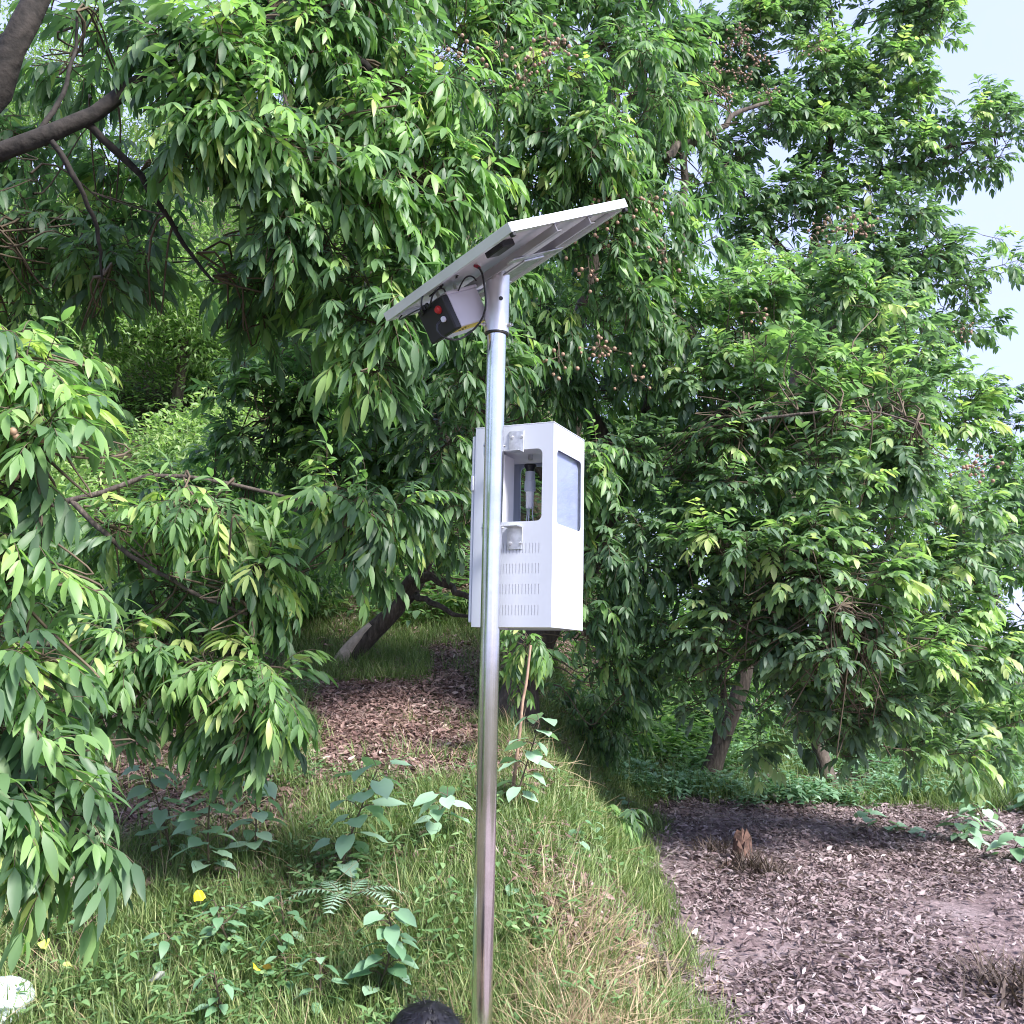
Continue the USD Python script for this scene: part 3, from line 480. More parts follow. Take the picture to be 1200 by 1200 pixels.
for az in (-1.25, 1.25):
    a, b = radial(az, .044, .066, 2.905); obj('bolt', join([cyl(a, b, .005, 10), cyl(a + (b - a) * .35, a + (b - a) * .6, .0095, 6)]), M_galv, sleeve, smooth=30)
# solar panel: pa and pb run along its edges, pn is its upper side
pa, pb = np.array([.626, -.766, .149]), np.array([.652, .618, .439]); pa /= np.linalg.norm(pa); pb -= pa * (pa @ pb); pb /= np.linalg.norm(pb); pn = np.cross(pa, pb); PM = np.stack([pa, pb, pn], 1)
pc = np.array([-.0545, 3.8, 3.182]); LA, LB = .80, .69
def on_panel(a, b, n): return pc + PM @ np.array([a, b, n])
def pbox(sa, sb, sn, a, b, n, r=.002): return moved(rbox(sa, sb, sn, r), PM, on_panel(a, b, n))
panel = obj('solar_panel', pbox(LA - .012, LB - .012, .006, 0, 0, .003, .001), M_back, post)
obj('cell_glass', pbox(LA - .03, LB - .03, .002, 0, 0, .0078, .0005), M_cell, panel)
def profile(L, along, pos):
    """an L-shaped aluminium frame rail along one edge: outer web and the inward lip below"""
    s = 1 if pos > 0 else -1
    if along == 'a': return join([pbox(L, .0018, .035, 0, pos, -.0075, .0006), pbox(L, .022, .0018, 0, pos - s * .0119, -.0241, .0006), pbox(L, .010, .0018, 0, pos - s * .0060, .0091, .0006)])
    return join([pbox(.0018, L, .035, pos, 0, -.0075, .0006), pbox(.022, L - .046, .0018, pos - s * .0119, 0, -.0241, .0006), pbox(.010, L - .022, .0018, pos - s * .0060, 0, .0091, .0006)])
for along, L, pos in (('a', LA, LB / 2), ('a', LA, -LB / 2), ('b', LB - .004, LA / 2), ('b', LB - .004, -LA / 2)): obj('frame_rail', profile(L, along, pos), M_alu, panel)
for k in (-1, 1): obj('corner_plug', pbox(.018, .018, .014, LA / 2 - .012, k * (LB / 2 - .012), -.032), M_black, panel)
for k in (-.10, .10): obj('support_rail', join([pbox(LA - .02, .004, .030, 0, k, -.041), pbox(LA - .02, .03, .004, 0, k + .013, -.0275), pbox(LA - .02, .022, .004, 0, k + .012, -.0535)]), M_rail, panel)
for k in (-.16, .16): obj('cross_rail', pbox(.04, .30, .006, k, 0, -.0595), M_galv, panel)
obj('saddle_plate', pbox(.30, .12, .008, .0, .0, -.067), M_galv, panel)
obj('junction_box', pbox(.10, .07, .026, .20, -.215, -.0135, .004), M_black, panel)
# battery casing, controller
ba, bb, bn = -.09, -.276, -.045; wa, wb, wh = .157, .165, .134
bat = obj('battery_casing', pbox(wa, wb, wh, ba - wa / 2, bb + wb / 2, bn - wh / 2 - .012, .004), M_grey, post)
obj('casing_lid', pbox(wa + .008, wb + .008, .012, ba - wa / 2, bb + wb / 2, bn - .0065, .003), M_grey, bat)
lab = obj('yellow_label', pbox(wa * .42, wb - .02, .0012, ba - wa * .26, bb + wb / 2, bn - wh - .0130, .0003), M_yellow, bat, label='yellow warning label with black print under the casing')
for k in range(9): obj('label_print', pbox(.006, .006 + .008 * (k % 3 == 0), .0008, ba - .018 - .006 * k, bb + .035 + .012 * ((k * 5) % 3), bn - wh - .0142, .0002), M_black, lab)
for k in (.03, wb - .03): obj('hanger_strap', pbox(.02, .004, .04, ba - wa / 2, bb + k, bn + .02), M_galv, bat)
ctl = obj('charge_controller', pbox(wa + .012, .034, wh + .006, ba - wa / 2, bb - .018, bn - wh / 2 - .014, .005), M_black, post)
def on_ctl(a, n, o=0.): return on_panel(ba - wa / 2 + a, bb - .036 - o, bn - wh / 2 - .014 + n)
p0 = on_ctl(.038, .030); obj('red_button', join([tube([p0, p0 - pb * .008, p0 - pb * .013], [.0135, .0135, .010], 20), tube([p0 + pb * .002, p0 - pb * .004], [.0165, .0165], 20)]), M_red, ctl, smooth=40, label='round red button on the black controller')
p0 = on_ctl(.045, -.012); obj('grey_knob', tube([p0, p0 - pb * .008], [.012, .011], 16), M_grey, ctl, smooth=40)
for a_ in (-.05, -.03, -.01): p0 = on_ctl(a_, .058); obj('cable_gland', tube([p0, p0 + pn * .012, p0 + pn * .02], [.008, .008, .006], 10), M_black, ctl, smooth=40)
def cable(pts, r=.0036, m=M_black): return obj('cable', tube(curve(pts, 28), r, 8), m, post, smooth=True)
D = float(on_panel(ba, bb, bn)[1])
cable([on_panel(.02, -.30, -.03), at(546, 313, D + .02), at(557, 311, D - .03), at(563, 316, D - .05), at(568, 338, D - .05), at(569, 360, D - .04), at(563, 377, D - .02), at(548, 392, D), at(530, 398, D - .05), at(516, 393, D - .06), at(512, 383, D - .05), at(516, 376, D - .03)], .0042)
cable([on_ctl(-.05, .06), at(494, 352, D), at(497, 344, D), at(506, 339, D), at(517, 334, D), on_panel(-.16, -.30, -.03)])
cable([on_ctl(-.01, .06), at(506, 349, D), at(510, 342, D), at(519, 338, D), at(523, 346, D + .02), on_panel(-.13, -.24, -.05)], .0034)
cable([on_ctl(-.06, .05), at(490, 363, D), at(482, 367, D + .03), on_panel(-.34, -.31, -.03)], .003)
cable([on_panel(-.10, -.20, -.048), at(541, 332, D), at(545, 326, D), at(553, 324, D + .03), on_panel(-.02, -.17, -.05)], .003)
p0 = at(559, 312, D - .04); obj('red_connector', tube([p0 + [-.012, 0, .002], p0, p0 + [.012, 0, -.008]], [.005, .0075, .006], 10), plain('dull_red', (.28, .03, .05), .4), post, smooth=40, label='dark red cable connector under the panel')

# white cabinet; e1 runs along the wall behind the pole, e2 along the wall to its right
TH = math.radians(24); e1 = np.array([-math.cos(TH), math.sin(TH), 0]); e2 = np.array([math.sin(TH), math.cos(TH), 0]); C0 = np.array([.1555, 3.80, 0]); Z0, Z1, U, V_ = 1.733, 2.522, .335, .345
def window(u0, u1, z0, z1, r=.022): return sbox(u0 + r, z0 + r, u1 - r, z1 - r).buffer(r, 6)
def wall(L, holes, th=.003):
    p = sbox(0, Z0, L, Z1)
    for h in holes: p = p.difference(h)
    return plate(p, th)
def place(m, along, inward, o, off=0.):
    """extruded in (u, z) with depth inwards -> the world; o: where u = 0"""
    v, f = (np.array(m.vertices), np.array(m.faces)) if not isinstance(m, tuple) else m
    return (o + v[:, :1] * along + v[:, 1:2] * np.array([0, 0, 1.]) + (v[:, 2:3] + off) * inward, f if np.dot(np.cross(along, [0, 0, 1.]), inward) > 0 else f[:, ::-1])
cab = UsdGeom.Xform.Define(stage, path_for('cabinet', post)).GetPath()
slots = []
for zc in (2.035, 1.957, 1.878, 1.797):
    for k in range(15): slots.append(sbox(.055 + k * .0135 - .0011, zc - .019, .055 + k * .0135 + .0011, zc + .019))
wL, wR = window(.046, .286, 2.140, 2.424), window(.036, .314, 2.133, 2.424)
obj('wall_panel', place(wall(U, [wL] + slots), e1, e2, C0), M_white, cab, label='wall panel with vent slots and an open window')
obj('wall_panel', place(wall(V_ - .003, [wR]), e2, e1, C0 + e2 * .003), M_white, cab, label='wall panel with a glazed window')
obj('wall_panel', place(wall(U, [window(.046, .286, 2.140, 2.424)]), e1, -e2, C0 + e2 * (V_ + .003)), M_white, cab)
obj('wall_panel', place(wall(V_ - .003, []), e2, -e1, C0 + e1 * U + e2 * .003), M_white, cab)
W2M = np.stack([e1, e2, [0, 0, 1]], 1)
def cbox(su, sv, sz, u, v, z, r=.001): return moved(rbox(su, sv, sz, r), W2M, C0 + e1 * u + e2 * v + [0, 0, z])
obj('roof_panel', cbox(U + .004, V_ + .004, .004, U / 2, V_ / 2 + .0015, Z1 + .0022), M_white, cab)
obj('floor_panel', cbox(U - .008, V_ - .008, .004, U / 2, V_ / 2 + .0015, Z0 + .010), M_white_in, cab)
obj('cabinet_door', join([cbox(.014, V_ - .004, .742, U + .0085, V_ / 2, (Z0 + Z1) / 2 - .006, .003), cbox(.010, .012, .06, U + .008, -.004, 2.3, .002)]), M_white, cab)
obj('window_pane', cbox(.0025, .292, .304, .0053, .175, 2.2785, .0005), M_glass, cab)
obj('window_pane', cbox(.252, .0025, .296, .166, V_ - .004, 2.282, .0005), M_glass, cab)
obj('vent_baffle', cbox(.22, .002, .32, .15, .0052, 1.915), M_white_in, cab)  # white sheet added behind the slots so they show only faintly
obj('screen_board', cbox(.003, .29, .32, .018, .176, 2.275), plain('lavender_board', (.27, .30, .44), .4, var=.10, scale=6), cab)
obj('shelf', cbox(U - .012, V_ - .016, .003, U / 2, V_ / 2, 2.118), M_white_in, cab)
obj('inner_column', cbox(.075, .10, .30, .262, .09, 2.27, .004), M_white_in, cab, label='white upright column inside the cabinet behind the pole')
obj('inner_ceiling', cbox(U - .012, V_ - .016, .003, U / 2, V_ / 2, 2.440), M_white_in, cab)
lc = C0 + e1 * .168 + e2 * .17
cap = obj('trap_lamp', tube([lc + [0, 0, z] for z in (2.368, 2.330, 2.328, 2.29, 2.285)], [.020, .0205, .0225, .0235, .018], 24), M_white, cab, smooth=35)
obj('lamp_cap', tube([lc + [0, 0, z] for z in (2.398, 2.392, 2.375, 2.3685)], [.024, .026, .017, .016], 24), M_black, cap, smooth=35, label='black cap on top of the white trap lamp')
obj('lamp_neck', tube([lc + [0, 0, z] for z in (2.285, 2.262, 2.218)], [.017, .0165, .0155], 20), M_white_in, cap, smooth=35)
obj('lamp_hood', tube([lc + [0, 0, z] for z in (2.418, 2.44)], [.010, .010], 10), M_galv, cap, smooth=35)
for k in range(3):
    d = np.array([math.cos(k * 2.1 + .3), math.sin(k * 2.1 + .3), 0]); obj('lamp_leg', tube(curve([lc + d * .014 + [0, 0, 2.222], lc + d * .016 + [0, 0, 2.17], lc + d * .026 + [0, 0, 2.14], lc + d * .036 + [0, 0, 2.1205]], 8), .0026, 6), M_white, cap, smooth=True)
for zc, flip in ((2.455, 1), (2.075, -1)):
    u = .155
    br = obj('mounting_bracket', join([cbox(.064, .004, .088, u, -.0030, zc), cbox(.064, .050, .004, u, -.028, zc - flip * .0425), cbox(.085, .004, .05, u + .075, -.0545, zc - flip * .03)]), M_galv, post)
    for du in (-.02, .02): obj('bolt', join([cyl(C0 + e1 * (u + du) + e2 * -.004 + [0, 0, zc + flip * .02], C0 + e1 * (u + du) + e2 * -.014 + [0, 0, zc + flip * .02], .004, 10), cyl(C0 + e1 * (u + du) + e2 * -.005 + [0, 0, zc + flip * .02], C0 + e1 * (u + du) + e2 * -.010 + [0, 0, zc + flip * .02], .008, 6)]), M_galv, br, smooth=30)
    rg_ = [c + [.0405 * math.cos(t), .0405 * math.sin(t), zc - flip * .03] for t in np.linspace(math.pi * 1.02, math.pi * -.02, 14)]
    obj('pole_clamp', tube(rg_, .003, 6), M_galv, br, smooth=True)

# ---------------------------------------------------------------- person at the foot of the pole
def skin_of(bones, cell=.012, it=12):
    ms = []
    for a, ra, b, rb in bones:
        sa, sb = m3.Manifold.sphere(ra, 20).translate([*map(float, a)]), m3.Manifold.sphere(rb, 20).translate([*map(float, b)]); ms.append(m3.Manifold.batch_hull([sa, sb]))
    m = m3.Manifold.batch_boolean(ms, m3.OpType.Add).refine_to_length(cell).to_mesh(); t = trimesh.Trimesh(m.vert_properties[:, :3], m.tri_verts); trimesh.smoothing.filter_taubin(t, iterations=it); return t
HX, HY = -.185, 2.60; hz = float(ground(HX, HY)); hd = np.array([HX, HY, .668])
person = thing('person', 'person with short black hair crouching at the foot of the pole', 'person')
def P_(x, y, z): return np.array([HX + x, HY + y, hz + z])
body = [(hd + [0, 0, .0], .078, hd + [0, .045, -.045], .066), (hd + [0, .02, -.06], .05, P_(0, -.10, .46), .055)]
for s in (-1, 1):
    el, wr = P_(.25 * s, .18, .30), P_(.10 * s + .08, .42, .22)
    body += [(el, .043, wr, .029), (wr, .03, wr + [0.02, .07, -.02], .026)]
    for k, (l, o) in enumerate([(.075, -.028), (.085, -.009), (.08, .010), (.062, .028)]):
        k0 = wr + [.02 + o * .3, .075, -.02 + o]; k1 = k0 + [-.03 * s, l * .55, .0]; k2 = k1 + [-.045 * s, l * .15, 0]; body += [(k0, .0095, k1, .009), (k1, .009, k2, .008)]
    t0 = wr + [.02, .03, .02]; t1 = t0 + [-.02 * s, .04, .03]; body += [(t0, .011, t1, .0095), (t1, .0095, t1 + [-.025 * s, .025, 0], .008)]
body += [(hd + [0, .085, -.03], .012, hd + [0, .100, -.05], .013)] + [(hd + [s * .076, .0, -.03], .014, hd + [s * .08, -.008, -.005], .016) for s in (-1, 1)] + [(hd + [-.022, .09, -.085], .008, hd + [.022, .09, -.085], .008)]
bd = obj('body', skin_of(body), M_skin, person, smooth=True)
for s in (-1, 1): obj('eye', moved(trimesh.creation.icosphere(2, .012), None, hd + [s * .031, .079, -.012]), M_black, bd, smooth=True)
hair = trimesh.creation.icosphere(4, 1.0); hv = np.array(hair.vertices); nz_ = meshkit.fbm(hv * 5, 3, 2); hv = hv * (1 + (nz_[:, None] - .5) * .13) * np.array([.098, .108, .098]); hv = hv + [0, -.012, .012]
keepf = [f for f in hair.faces if not (hv[f].mean(0)[1] > .05 and hv[f].mean(0)[2] < .02) and hv[f].mean(0)[2] > -.075]
hr = obj('hair', (hv + hd, np.array(keepf)), M_hair, person, smooth=True)
rg = np.random.default_rng(3); V0, F0 = [], []
for k in range(1700):
    d = rg.normal(size=3); d[2] = abs(d[2]) * 1.0 - .3; d /= np.linalg.norm(d)
    if d[1] > .55 and d[2] < .2: continue
    o = d * np.array([.096, .106, .096]) + [0, -.012, .012] + hd; w = np.cross([0, 0, 1.], d); w /= np.linalg.norm(w) + 1e-9; dn = np.cross(d, w) * -1 + rg.normal(0, .35, 3); dn /= np.linalg.norm(dn)
    i = 3 * len(F0); sd = np.cross(dn, d) * .0016; V0 += [o - sd, o + sd, o + dn * .03 + d * rg.uniform(.001, .010)]; F0.append([i, i + 1, i + 2])
obj('hair_strands', (np.array(V0), np.array(F0)), M_hair, hr)
sh = [(P_(0, -.12, .40), .11, P_(0, -.30, .20), .135)] + [x for s in (-1, 1) for x in ((P_(.15 * s, -.10, .42), .07, P_(0, -.14, .38), .10), (P_(.15 * s, -.10, .42), .068, P_(.25 * s, .18, .30), .055))]
obj('shirt', skin_of(sh), M_shirt, person, smooth=True)
tr_ = [(P_(-.10, -.34, .17), .125, P_(.10, -.34, .17), .125)]
for s in (-1, 1): tr_ += [(P_(.11 * s, -.32, .18), .098, P_(.20 * s, .06, .38), .066), (P_(.20 * s, .06, .38), .064, P_(.17 * s, -.14, .09), .048)]
obj('trousers', skin_of(tr_), M_trousers, person, smooth=True)
for s in (-1, 1): obj('shoe', skin_of([(P_(.17 * s, -.16, .05), .045, P_(.19 * s, .06, .035), .035), (P_(.17 * s, -.14, .09), .05, P_(.17 * s, -.16, .05), .046)]), M_black, person, smooth=True)

# ---------------------------------------------------------------- white sack at the lower left corner
b = hit(-8, 1192); s = trimesh.creation.icosphere(4, 1.0); v = np.array(s.vertices)
v = v * (1 + (meshkit.fbm(v * 1.6 + 5, 4, 8)[:, None] - .5) * .75 + (np.abs(meshkit.fbm(v * 3.5, 3, 1) - .5)[:, None]) * .28) * np.array([.135, .15, .095])
v[:, 2] = np.maximum(v[:, 2], -.04)
tag(stage.GetPrimAtPath(obj('plastic_sack', (v + b + [0, 0, .045], s.faces), M_bag, smooth=True)), 'crumpled white plastic sack lying in the grass at the lower left corner', 'sack')

# ---------------------------------------------------------------- ground cover
def blades(seed, n, h0, h1, w, spread, lean, curl, seg=3, tint=(.2, .7)):
    rg = np.random.default_rng(seed); V, Fc, T = [], [], []
    for k in range(n):
        a, h = rg.uniform(0, 6.28), rg.uniform(h0, h1); o = np.array([*rg.normal(0, spread, 2), -.01]); d = np.array([math.cos(a), math.sin(a), 0]); s = np.array([-d[1], d[0], 0]); th = rg.uniform(*lean); cu = rg.uniform(*curl); p = o.copy(); i = len(V); tn = rg.uniform(*tint); ww = w * rg.uniform(.6, 1.3)
        for j in range(seg + 1):
            q = ww * (1 - (j / seg) ** 1.5) / 2
            V += [p - s * q, p + s * q] if j < seg else [p.copy()]
            p = p + h / seg * (d * math.sin(th) + np.array([0, 0, math.cos(th)])); th += cu / seg
        for j in range(seg - 1): Fc += [[i + 2 * j, i + 2 * j + 1, i + 2 * j + 3], [i + 2 * j, i + 2 * j + 3, i + 2 * j + 2]]
        Fc.append([i + 2 * seg - 2, i + 2 * seg - 1, i + 2 * seg]); T += [tn] * (2 * seg + 1)
    return np.array(V), np.array(Fc), np.array(T)
def oval(L, W, rg, heart=0., hi=False):
    t = np.array([0, .07, .22, .42, .62, .82, 1.]) if hi else np.array([0, .18, .5, .8, 1.]); w = (np.array([0, .30, .49, .50, .40, .20, 0]) if hi else np.array([0, .5, .46, .22, 0])) * W
    m = len(t) - 2; ang = -rg.uniform(.1, .7) * t; dx = np.diff(t, prepend=0) * L; x = np.cumsum(dx * np.cos(ang)); z = np.cumsum(dx * np.sin(ang)); V = [[0, 0, 0]]; fo = rg.uniform(.05, .35)
    for k in range(1, m + 1):
        hb = heart * W * (.42 if k == 1 else .12 if k == 2 else 0); q = rg.normal(0, .02 * L, 2) if hi else (0, 0)
        V += [[x[k] - hb, w[k], z[k] + fo * w[k] + q[0]], [x[k], 0, z[k]], [x[k] - hb, -w[k], z[k] + fo * w[k] + q[1]]]
    V.append([x[-1], 0, z[-1]]); f = [[0, 2, 1], [0, 3, 2]]; e = 3 * m + 1
    for k in range(m - 1):
        a = 1 + 3 * k; b = a + 3; f += [[a, a + 1, b + 1], [a, b + 1, b], [a + 1, a + 2, b + 2], [a + 1, b + 2, b + 1]]
    return np.array(V), np.array(f + [[e - 3, e - 2, e], [e - 2, e - 1, e]])
def rosette(seed, n, h, L, wide=(.3, .5)):
    rg = np.random.default_rng(seed); out = []
    for k in range(n):
        a = rg.uniform(0, 6.28); d = np.array([math.cos(a), math.sin(a), rg.uniform(-.2, .5)]); v, f = oval(L * rg.uniform(.6, 1.2), L * rg.uniform(*wide), rg)
        out.append((v @ frame(d).T + np.array([*(rg.normal(0, h * .35, 2)), rg.uniform(.15, 1) * h]), f, np.full(len(v), np.clip(rg.normal(.5, .2), 0, 1))))
    return merge_leaves(out)
def litter(seed, n, rad, L0=.05, L1=.105):
    rg = np.random.default_rng(seed); out = []
    for k in range(n):
        L = L0 + (L1 - L0) * rg.beta(1.3, 2.2); W = L * rg.uniform(.26, .42); cu = rg.uniform(-.5, 1.0); r = np.array([*(rg.uniform(-1, 1, 2) * rad), rg.uniform(.006, .035)])
        v = np.array([[0, 0, 0], [L * .33, W * .5, cu * W * .5], [L * .33, 0, 0], [L * .33, -W * .5, cu * W * .5], [L * .7, W * .36, cu * W * .5 + L * .05], [L * .7, 0, L * .05], [L * .7, -W * .36, cu * W * .5 + L * .05], [L, 0, L * rg.uniform(-.1, .25)]]); f = np.array([[0, 2, 1], [0, 3, 2], [1, 2, 5], [1, 5, 4], [2, 3, 6], [2, 6, 5], [4, 5, 7], [5, 6, 7]])
        M = Rz(rg.uniform(0, 6.28)) @ Ry(rg.normal(0, .32)) @ Rx(rg.normal(0, .45)); out.append(((v - [L / 2, 0, 0]) @ M.T + r, f, np.full(8, np.clip(rg.beta(2.0, 2.2), 0, 1))))
        if k % 5 == 0:
            l2 = rg.uniform(.04, .13); M = Rz(rg.uniform(0, 6.28)) @ Ry(rg.normal(0, .15)); v = np.array([[0, .0016, 0], [0, -.0016, 0], [l2 * .5, .0016, l2 * .06], [l2 * .5, -.0016, l2 * .06], [l2, 0, 0]]); out.append((v @ M.T + r + [0, 0, .008], np.array([[0, 1, 3], [0, 3, 2], [2, 3, 4]]), np.full(5, rg.uniform(.3, 1.))))
    return merge_leaves(out)
def scatter(name, protos, material, xy, scale, align=True, tilt=.1, label='', cat='', seed=1):
    rg = np.random.default_rng(seed); xy = np.asarray(xy); z = ground(xy[:, 0], xy[:, 1]); N = normal_at(xy[:, 0], xy[:, 1]); Ms = []
    for k in range(len(xy)):
        n = N[k] if align else (N[k] * .35 + [0, 0, .65]); n = n + np.append(rg.normal(0, tilt, 2), 0); n /= np.linalg.norm(n); x = np.cross([0, 1., 0], n); x /= np.linalg.norm(x); Ms.append(np.stack([x, np.cross(n, x), n], 1) @ Rz(rg.uniform(0, 6.28)))
    pi = instancer(path_for(name), [[(name + '_piece', p[:2], material, p[2])] for p in protos], rg.integers(0, len(protos), len(xy)), np.c_[xy, z], np.array(Ms), scale * rg.uniform(.7, 1.3, len(xy)))
    tag(pi, label, cat, kind='stuff')
def points(n, x0, x1, y0, y1, keep, seed):
    rg = np.random.default_rng(seed); x, y = rg.uniform(x0, x1, n), y0 * (y1 / y0) ** rg.uniform(0, 1, n); m = keep(x, y, rg.random(n)); return np.stack([x, y], 1)[m]
def pix(x, y): P = proj(np.stack([x, y, ground(x, y)], 1)); return P[:, 0], P[:, 1]
def inframe(x, y): u, v = pix(x, y); return (u > -120) & (u < 1320) & (v < 1330)
def patch(x, y, sc, sd): return meshkit.fbm(np.stack([x * sc, y * sc, 0 * x], -1), 3, sd)
edge_of = lambda y: .72 + .075 * (y - 4)
def litter_bed(u, v): return smoothstep((560 + 40 - np.abs(u - 470) * 0 - u) / 60) * smoothstep((u - 340) / 40) * smoothstep((v - 735) / 40) * smoothstep((955 - v) / 50)
def is_grass(x, y, r):
    u, v = pix(x, y); e = edge_of(y); ok = inframe(x, y) & (x < e - .05 + .35 * patch(x, y, 2, 4)) & (y < 11)
    dens = .55 + 1.2 * (patch(x, y, 1.3, 12) - .4); dens = dens * (1 - .97 * litter_bed(u, v)); dens = np.where((v > 925) & (v < 1010) & (u > 430), np.maximum(dens, .75), dens)
    dens = np.where((x > .12) & (x < e - .1) & (y < 5.2), dens * .38, dens); dens = np.where((u < 330) & (v < 985), .12, dens); dens = np.where((u > 330) & (u < 500) & (v > 750) & (v < 800), .8, dens)
    return ok & (r < dens * (1 - .45 * smoothstep((x - e + .35) / .3)))
scatter('grass', [blades(40 + k, 28, .06, .19, .006, .045, (.05, .7), (.2, 1.3), tint=(.15, .8)) for k in range(5)], M_grass, points(22000, -3.6, 2.2, 2.9, 11, is_grass, 1), 1., False, .12, 'green grass growing on the bank around the pole', 'grass', 11)
scatter('long_grass', [blades(48 + k, 26, .12, .38, .007, .06, (.05, .8), (.3, 1.4), tint=(.1, .75)) for k in range(4)], M_grass, points(3200, .7, 8, 8.4, 15, lambda x, y, r: inframe(x, y) & (y > 8.5 + .8 * patch(x, y, 1.2, 9)) & (r < .2 + 1.6 * (patch(x, y, 1.1, 52) - .35)), 8), 1., False, .12, 'long shaded grass at the far end of the path', 'grass', 18)
def is_dry(x, y, r):
    u, v = pix(x, y); e = edge_of(y); d = .03 + .5 * smoothstep((patch(x, y, 1.6, 21) - .5) / .15); zone = (x > .1 + .25 * (patch(x, y, 2., 77) - .3)) & (x < e - .02 - .3 * (patch(x, y, 2.2, 78) - .4)) & (y < 5.2 + 1.2 * (patch(x, y, 1.5, 79) - .4)); d = np.where(zone, np.maximum(d, .8), d * .6)
    return inframe(x, y) & (x < e + .15) & (y < 7.5) & (r < d * (1 - .9 * litter_bed(u, v)))
scatter('dry_grass', [blades(60 + k, 24, .10, .32, .0045, .05, (.6, 1.5), (.2, 1.1), 4, (.2, .95)) for k in range(5)], M_straw, points(7500, -3.2, 1.8, 2.9, 8, is_dry, 2), 1., True, .25, 'dry straw coloured grass hanging over the bank', 'dry grass', 12)
LIT = [litter(80 + k, 34, .17, .020, .074) for k in range(6)]
scatter('leaf_litter', LIT, M_litter, points(9000, -.5, 6, 3.6, 13, lambda x, y, r: inframe(x, y) & (x > edge_of(y) - .15) & (((y < 9.0) & (r < .22 + 1.5 * (patch(x, y, 1.1, 91) - .3))) | (r < .12)), 3), 1., True, .05, 'pinkish brown fallen leaves strewn over the path', 'fallen leaves', 13)
scatter('leaf_litter', LIT, M_litter_red, points(9000, -4, 3, 3.6, 13, lambda x, y, r: inframe(x, y) & (x <= edge_of(y) - .15) & (y > 4.6) & (r < np.where(is_grass(x, y, np.full(len(x), .6)), .35, 1.)), 33), 1., True, .05, 'reddish brown fallen leaves covering the slope left of the pole', 'fallen leaves', 23)
scatter('ground_cover', [rosette(120 + k, 14, .08 + .03 * (k % 3), .034 + .006 * k, (.45 - .07 * k, .6 - .08 * k)) for k in range(6)], M_cover, points(3000, -3.4, 1.6, 2.9, 9, lambda x, y, r: inframe(x, y) & (x < edge_of(y) - .1) & (r < np.where(x < -.2, 1.15, .4) * smoothstep((patch(x, y, 1.5, 33) - .34) / .2) * (1 - litter_bed(*pix(x, y)))), 4), 1., False, .1, 'small leafy ground plants among the grass', 'ground cover', 14)
scatter('undergrowth', [rosette(140 + k, 34, .15, .075) for k in range(4)], M_weed, points(3000, .9, 9, 8.5, 18, lambda x, y, r: inframe(x, y) & (y > 8.3 + 1.3 * patch(x, y, 1.1, 7)) & (r < .1 + 1.5 * (patch(x, y, 1.4, 41) - .28)), 5), 1.1, False, .1, 'green undergrowth in the shade beyond the end of the path', 'undergrowth', 15)
scatter('slope_undergrowth', [rosette(160 + k, 44, .4, .10) for k in range(4)], M_leaf, points(1500, -9, 2.6, 8.5, 22, lambda x, y, r: inframe(x, y) & (y > 10) & (r < .15 + 1.1 * patch(x, y, .6, 44)), 6), 1.3, False, .1, 'dark undergrowth scattered over the hillside', 'undergrowth', 16)

# ---------------------------------------------------------------- single plants and small things
def weed(px, py, D, h, n, L, label, name='weed', heart=.5, lean=.1, tint=.55, group=None, seed=0, spread=.5, width=.75):
    rg = np.random.default_rng(seed + 5000); b = hit(px, py) - [0, 0, .02]; root = thing(name, label, 'plant', group)
    top = b + np.array([rg.normal(0, lean), rg.normal(0, lean), h]); st = curve([b, (b + top) / 2 + rg.normal(0, .02, 3), top], 10); obj('stem', tube(st, np.linspace(.006, .003, 10), 6), M_twig, root, smooth=True)
    for k in range(n):
        p = st[min(9, 2 + int(8 * (k + .5) / n))]; a = k * 2.4 + rg.uniform(-.5, .5); d = np.array([math.cos(a), math.sin(a), rg.uniform(.1, .6)]); q = p + d * L * spread * rg.uniform(.6, 1.3)
        v, f = oval(L * rg.uniform(.7, 1.15), L * width * rg.uniform(.8, 1.1), rg, heart, True); dd = d * [1, 1, 0] + [0, 0, rg.uniform(-.55, .15)]
        lf = obj('leaf', (v @ frame(dd, twist=rg.uniform(-.35, .35)).T + q, f), M_weed, root, tint=np.full(len(v), np.clip(rg.normal(tint, .12), 0, 1)))
        obj('leaf_stalk', tube([p, (p + q) / 2 + [0, 0, .01], q], .002, 4), M_twig, lf, smooth=True)
for k, a in enumerate([
    (248, 1035, 4.5, .52, 26, .115, 'tall broad leaved weed standing left of the low bough'), (392, 1040, 4.35, .55, 22, .135, 'weed with the largest pale leaves, right below the low bough'), (205, 1015, 4.5, .46, 22, .11, 'pale broad leaved weed at the tip of the left edge bough'), (300, 1020, 4.4, .40, 20, .11, 'pale broad leaved weed between two taller ones below the low bough'), (505, 985, 5.0, .26, 13, .12, 'short weed with horizontal pale leaves left of the pole'),
    (596, 955, 5.2, .5, 20, .12, 'broad leaved weed growing close behind the pole beside the thin stick'), (430, 1175, 3.85, .36, 30, .09, 'dense bright green weed at the foot of the pole on its left')]): weed(*a, seed=k, tint=.98 if k < 6 else .65)
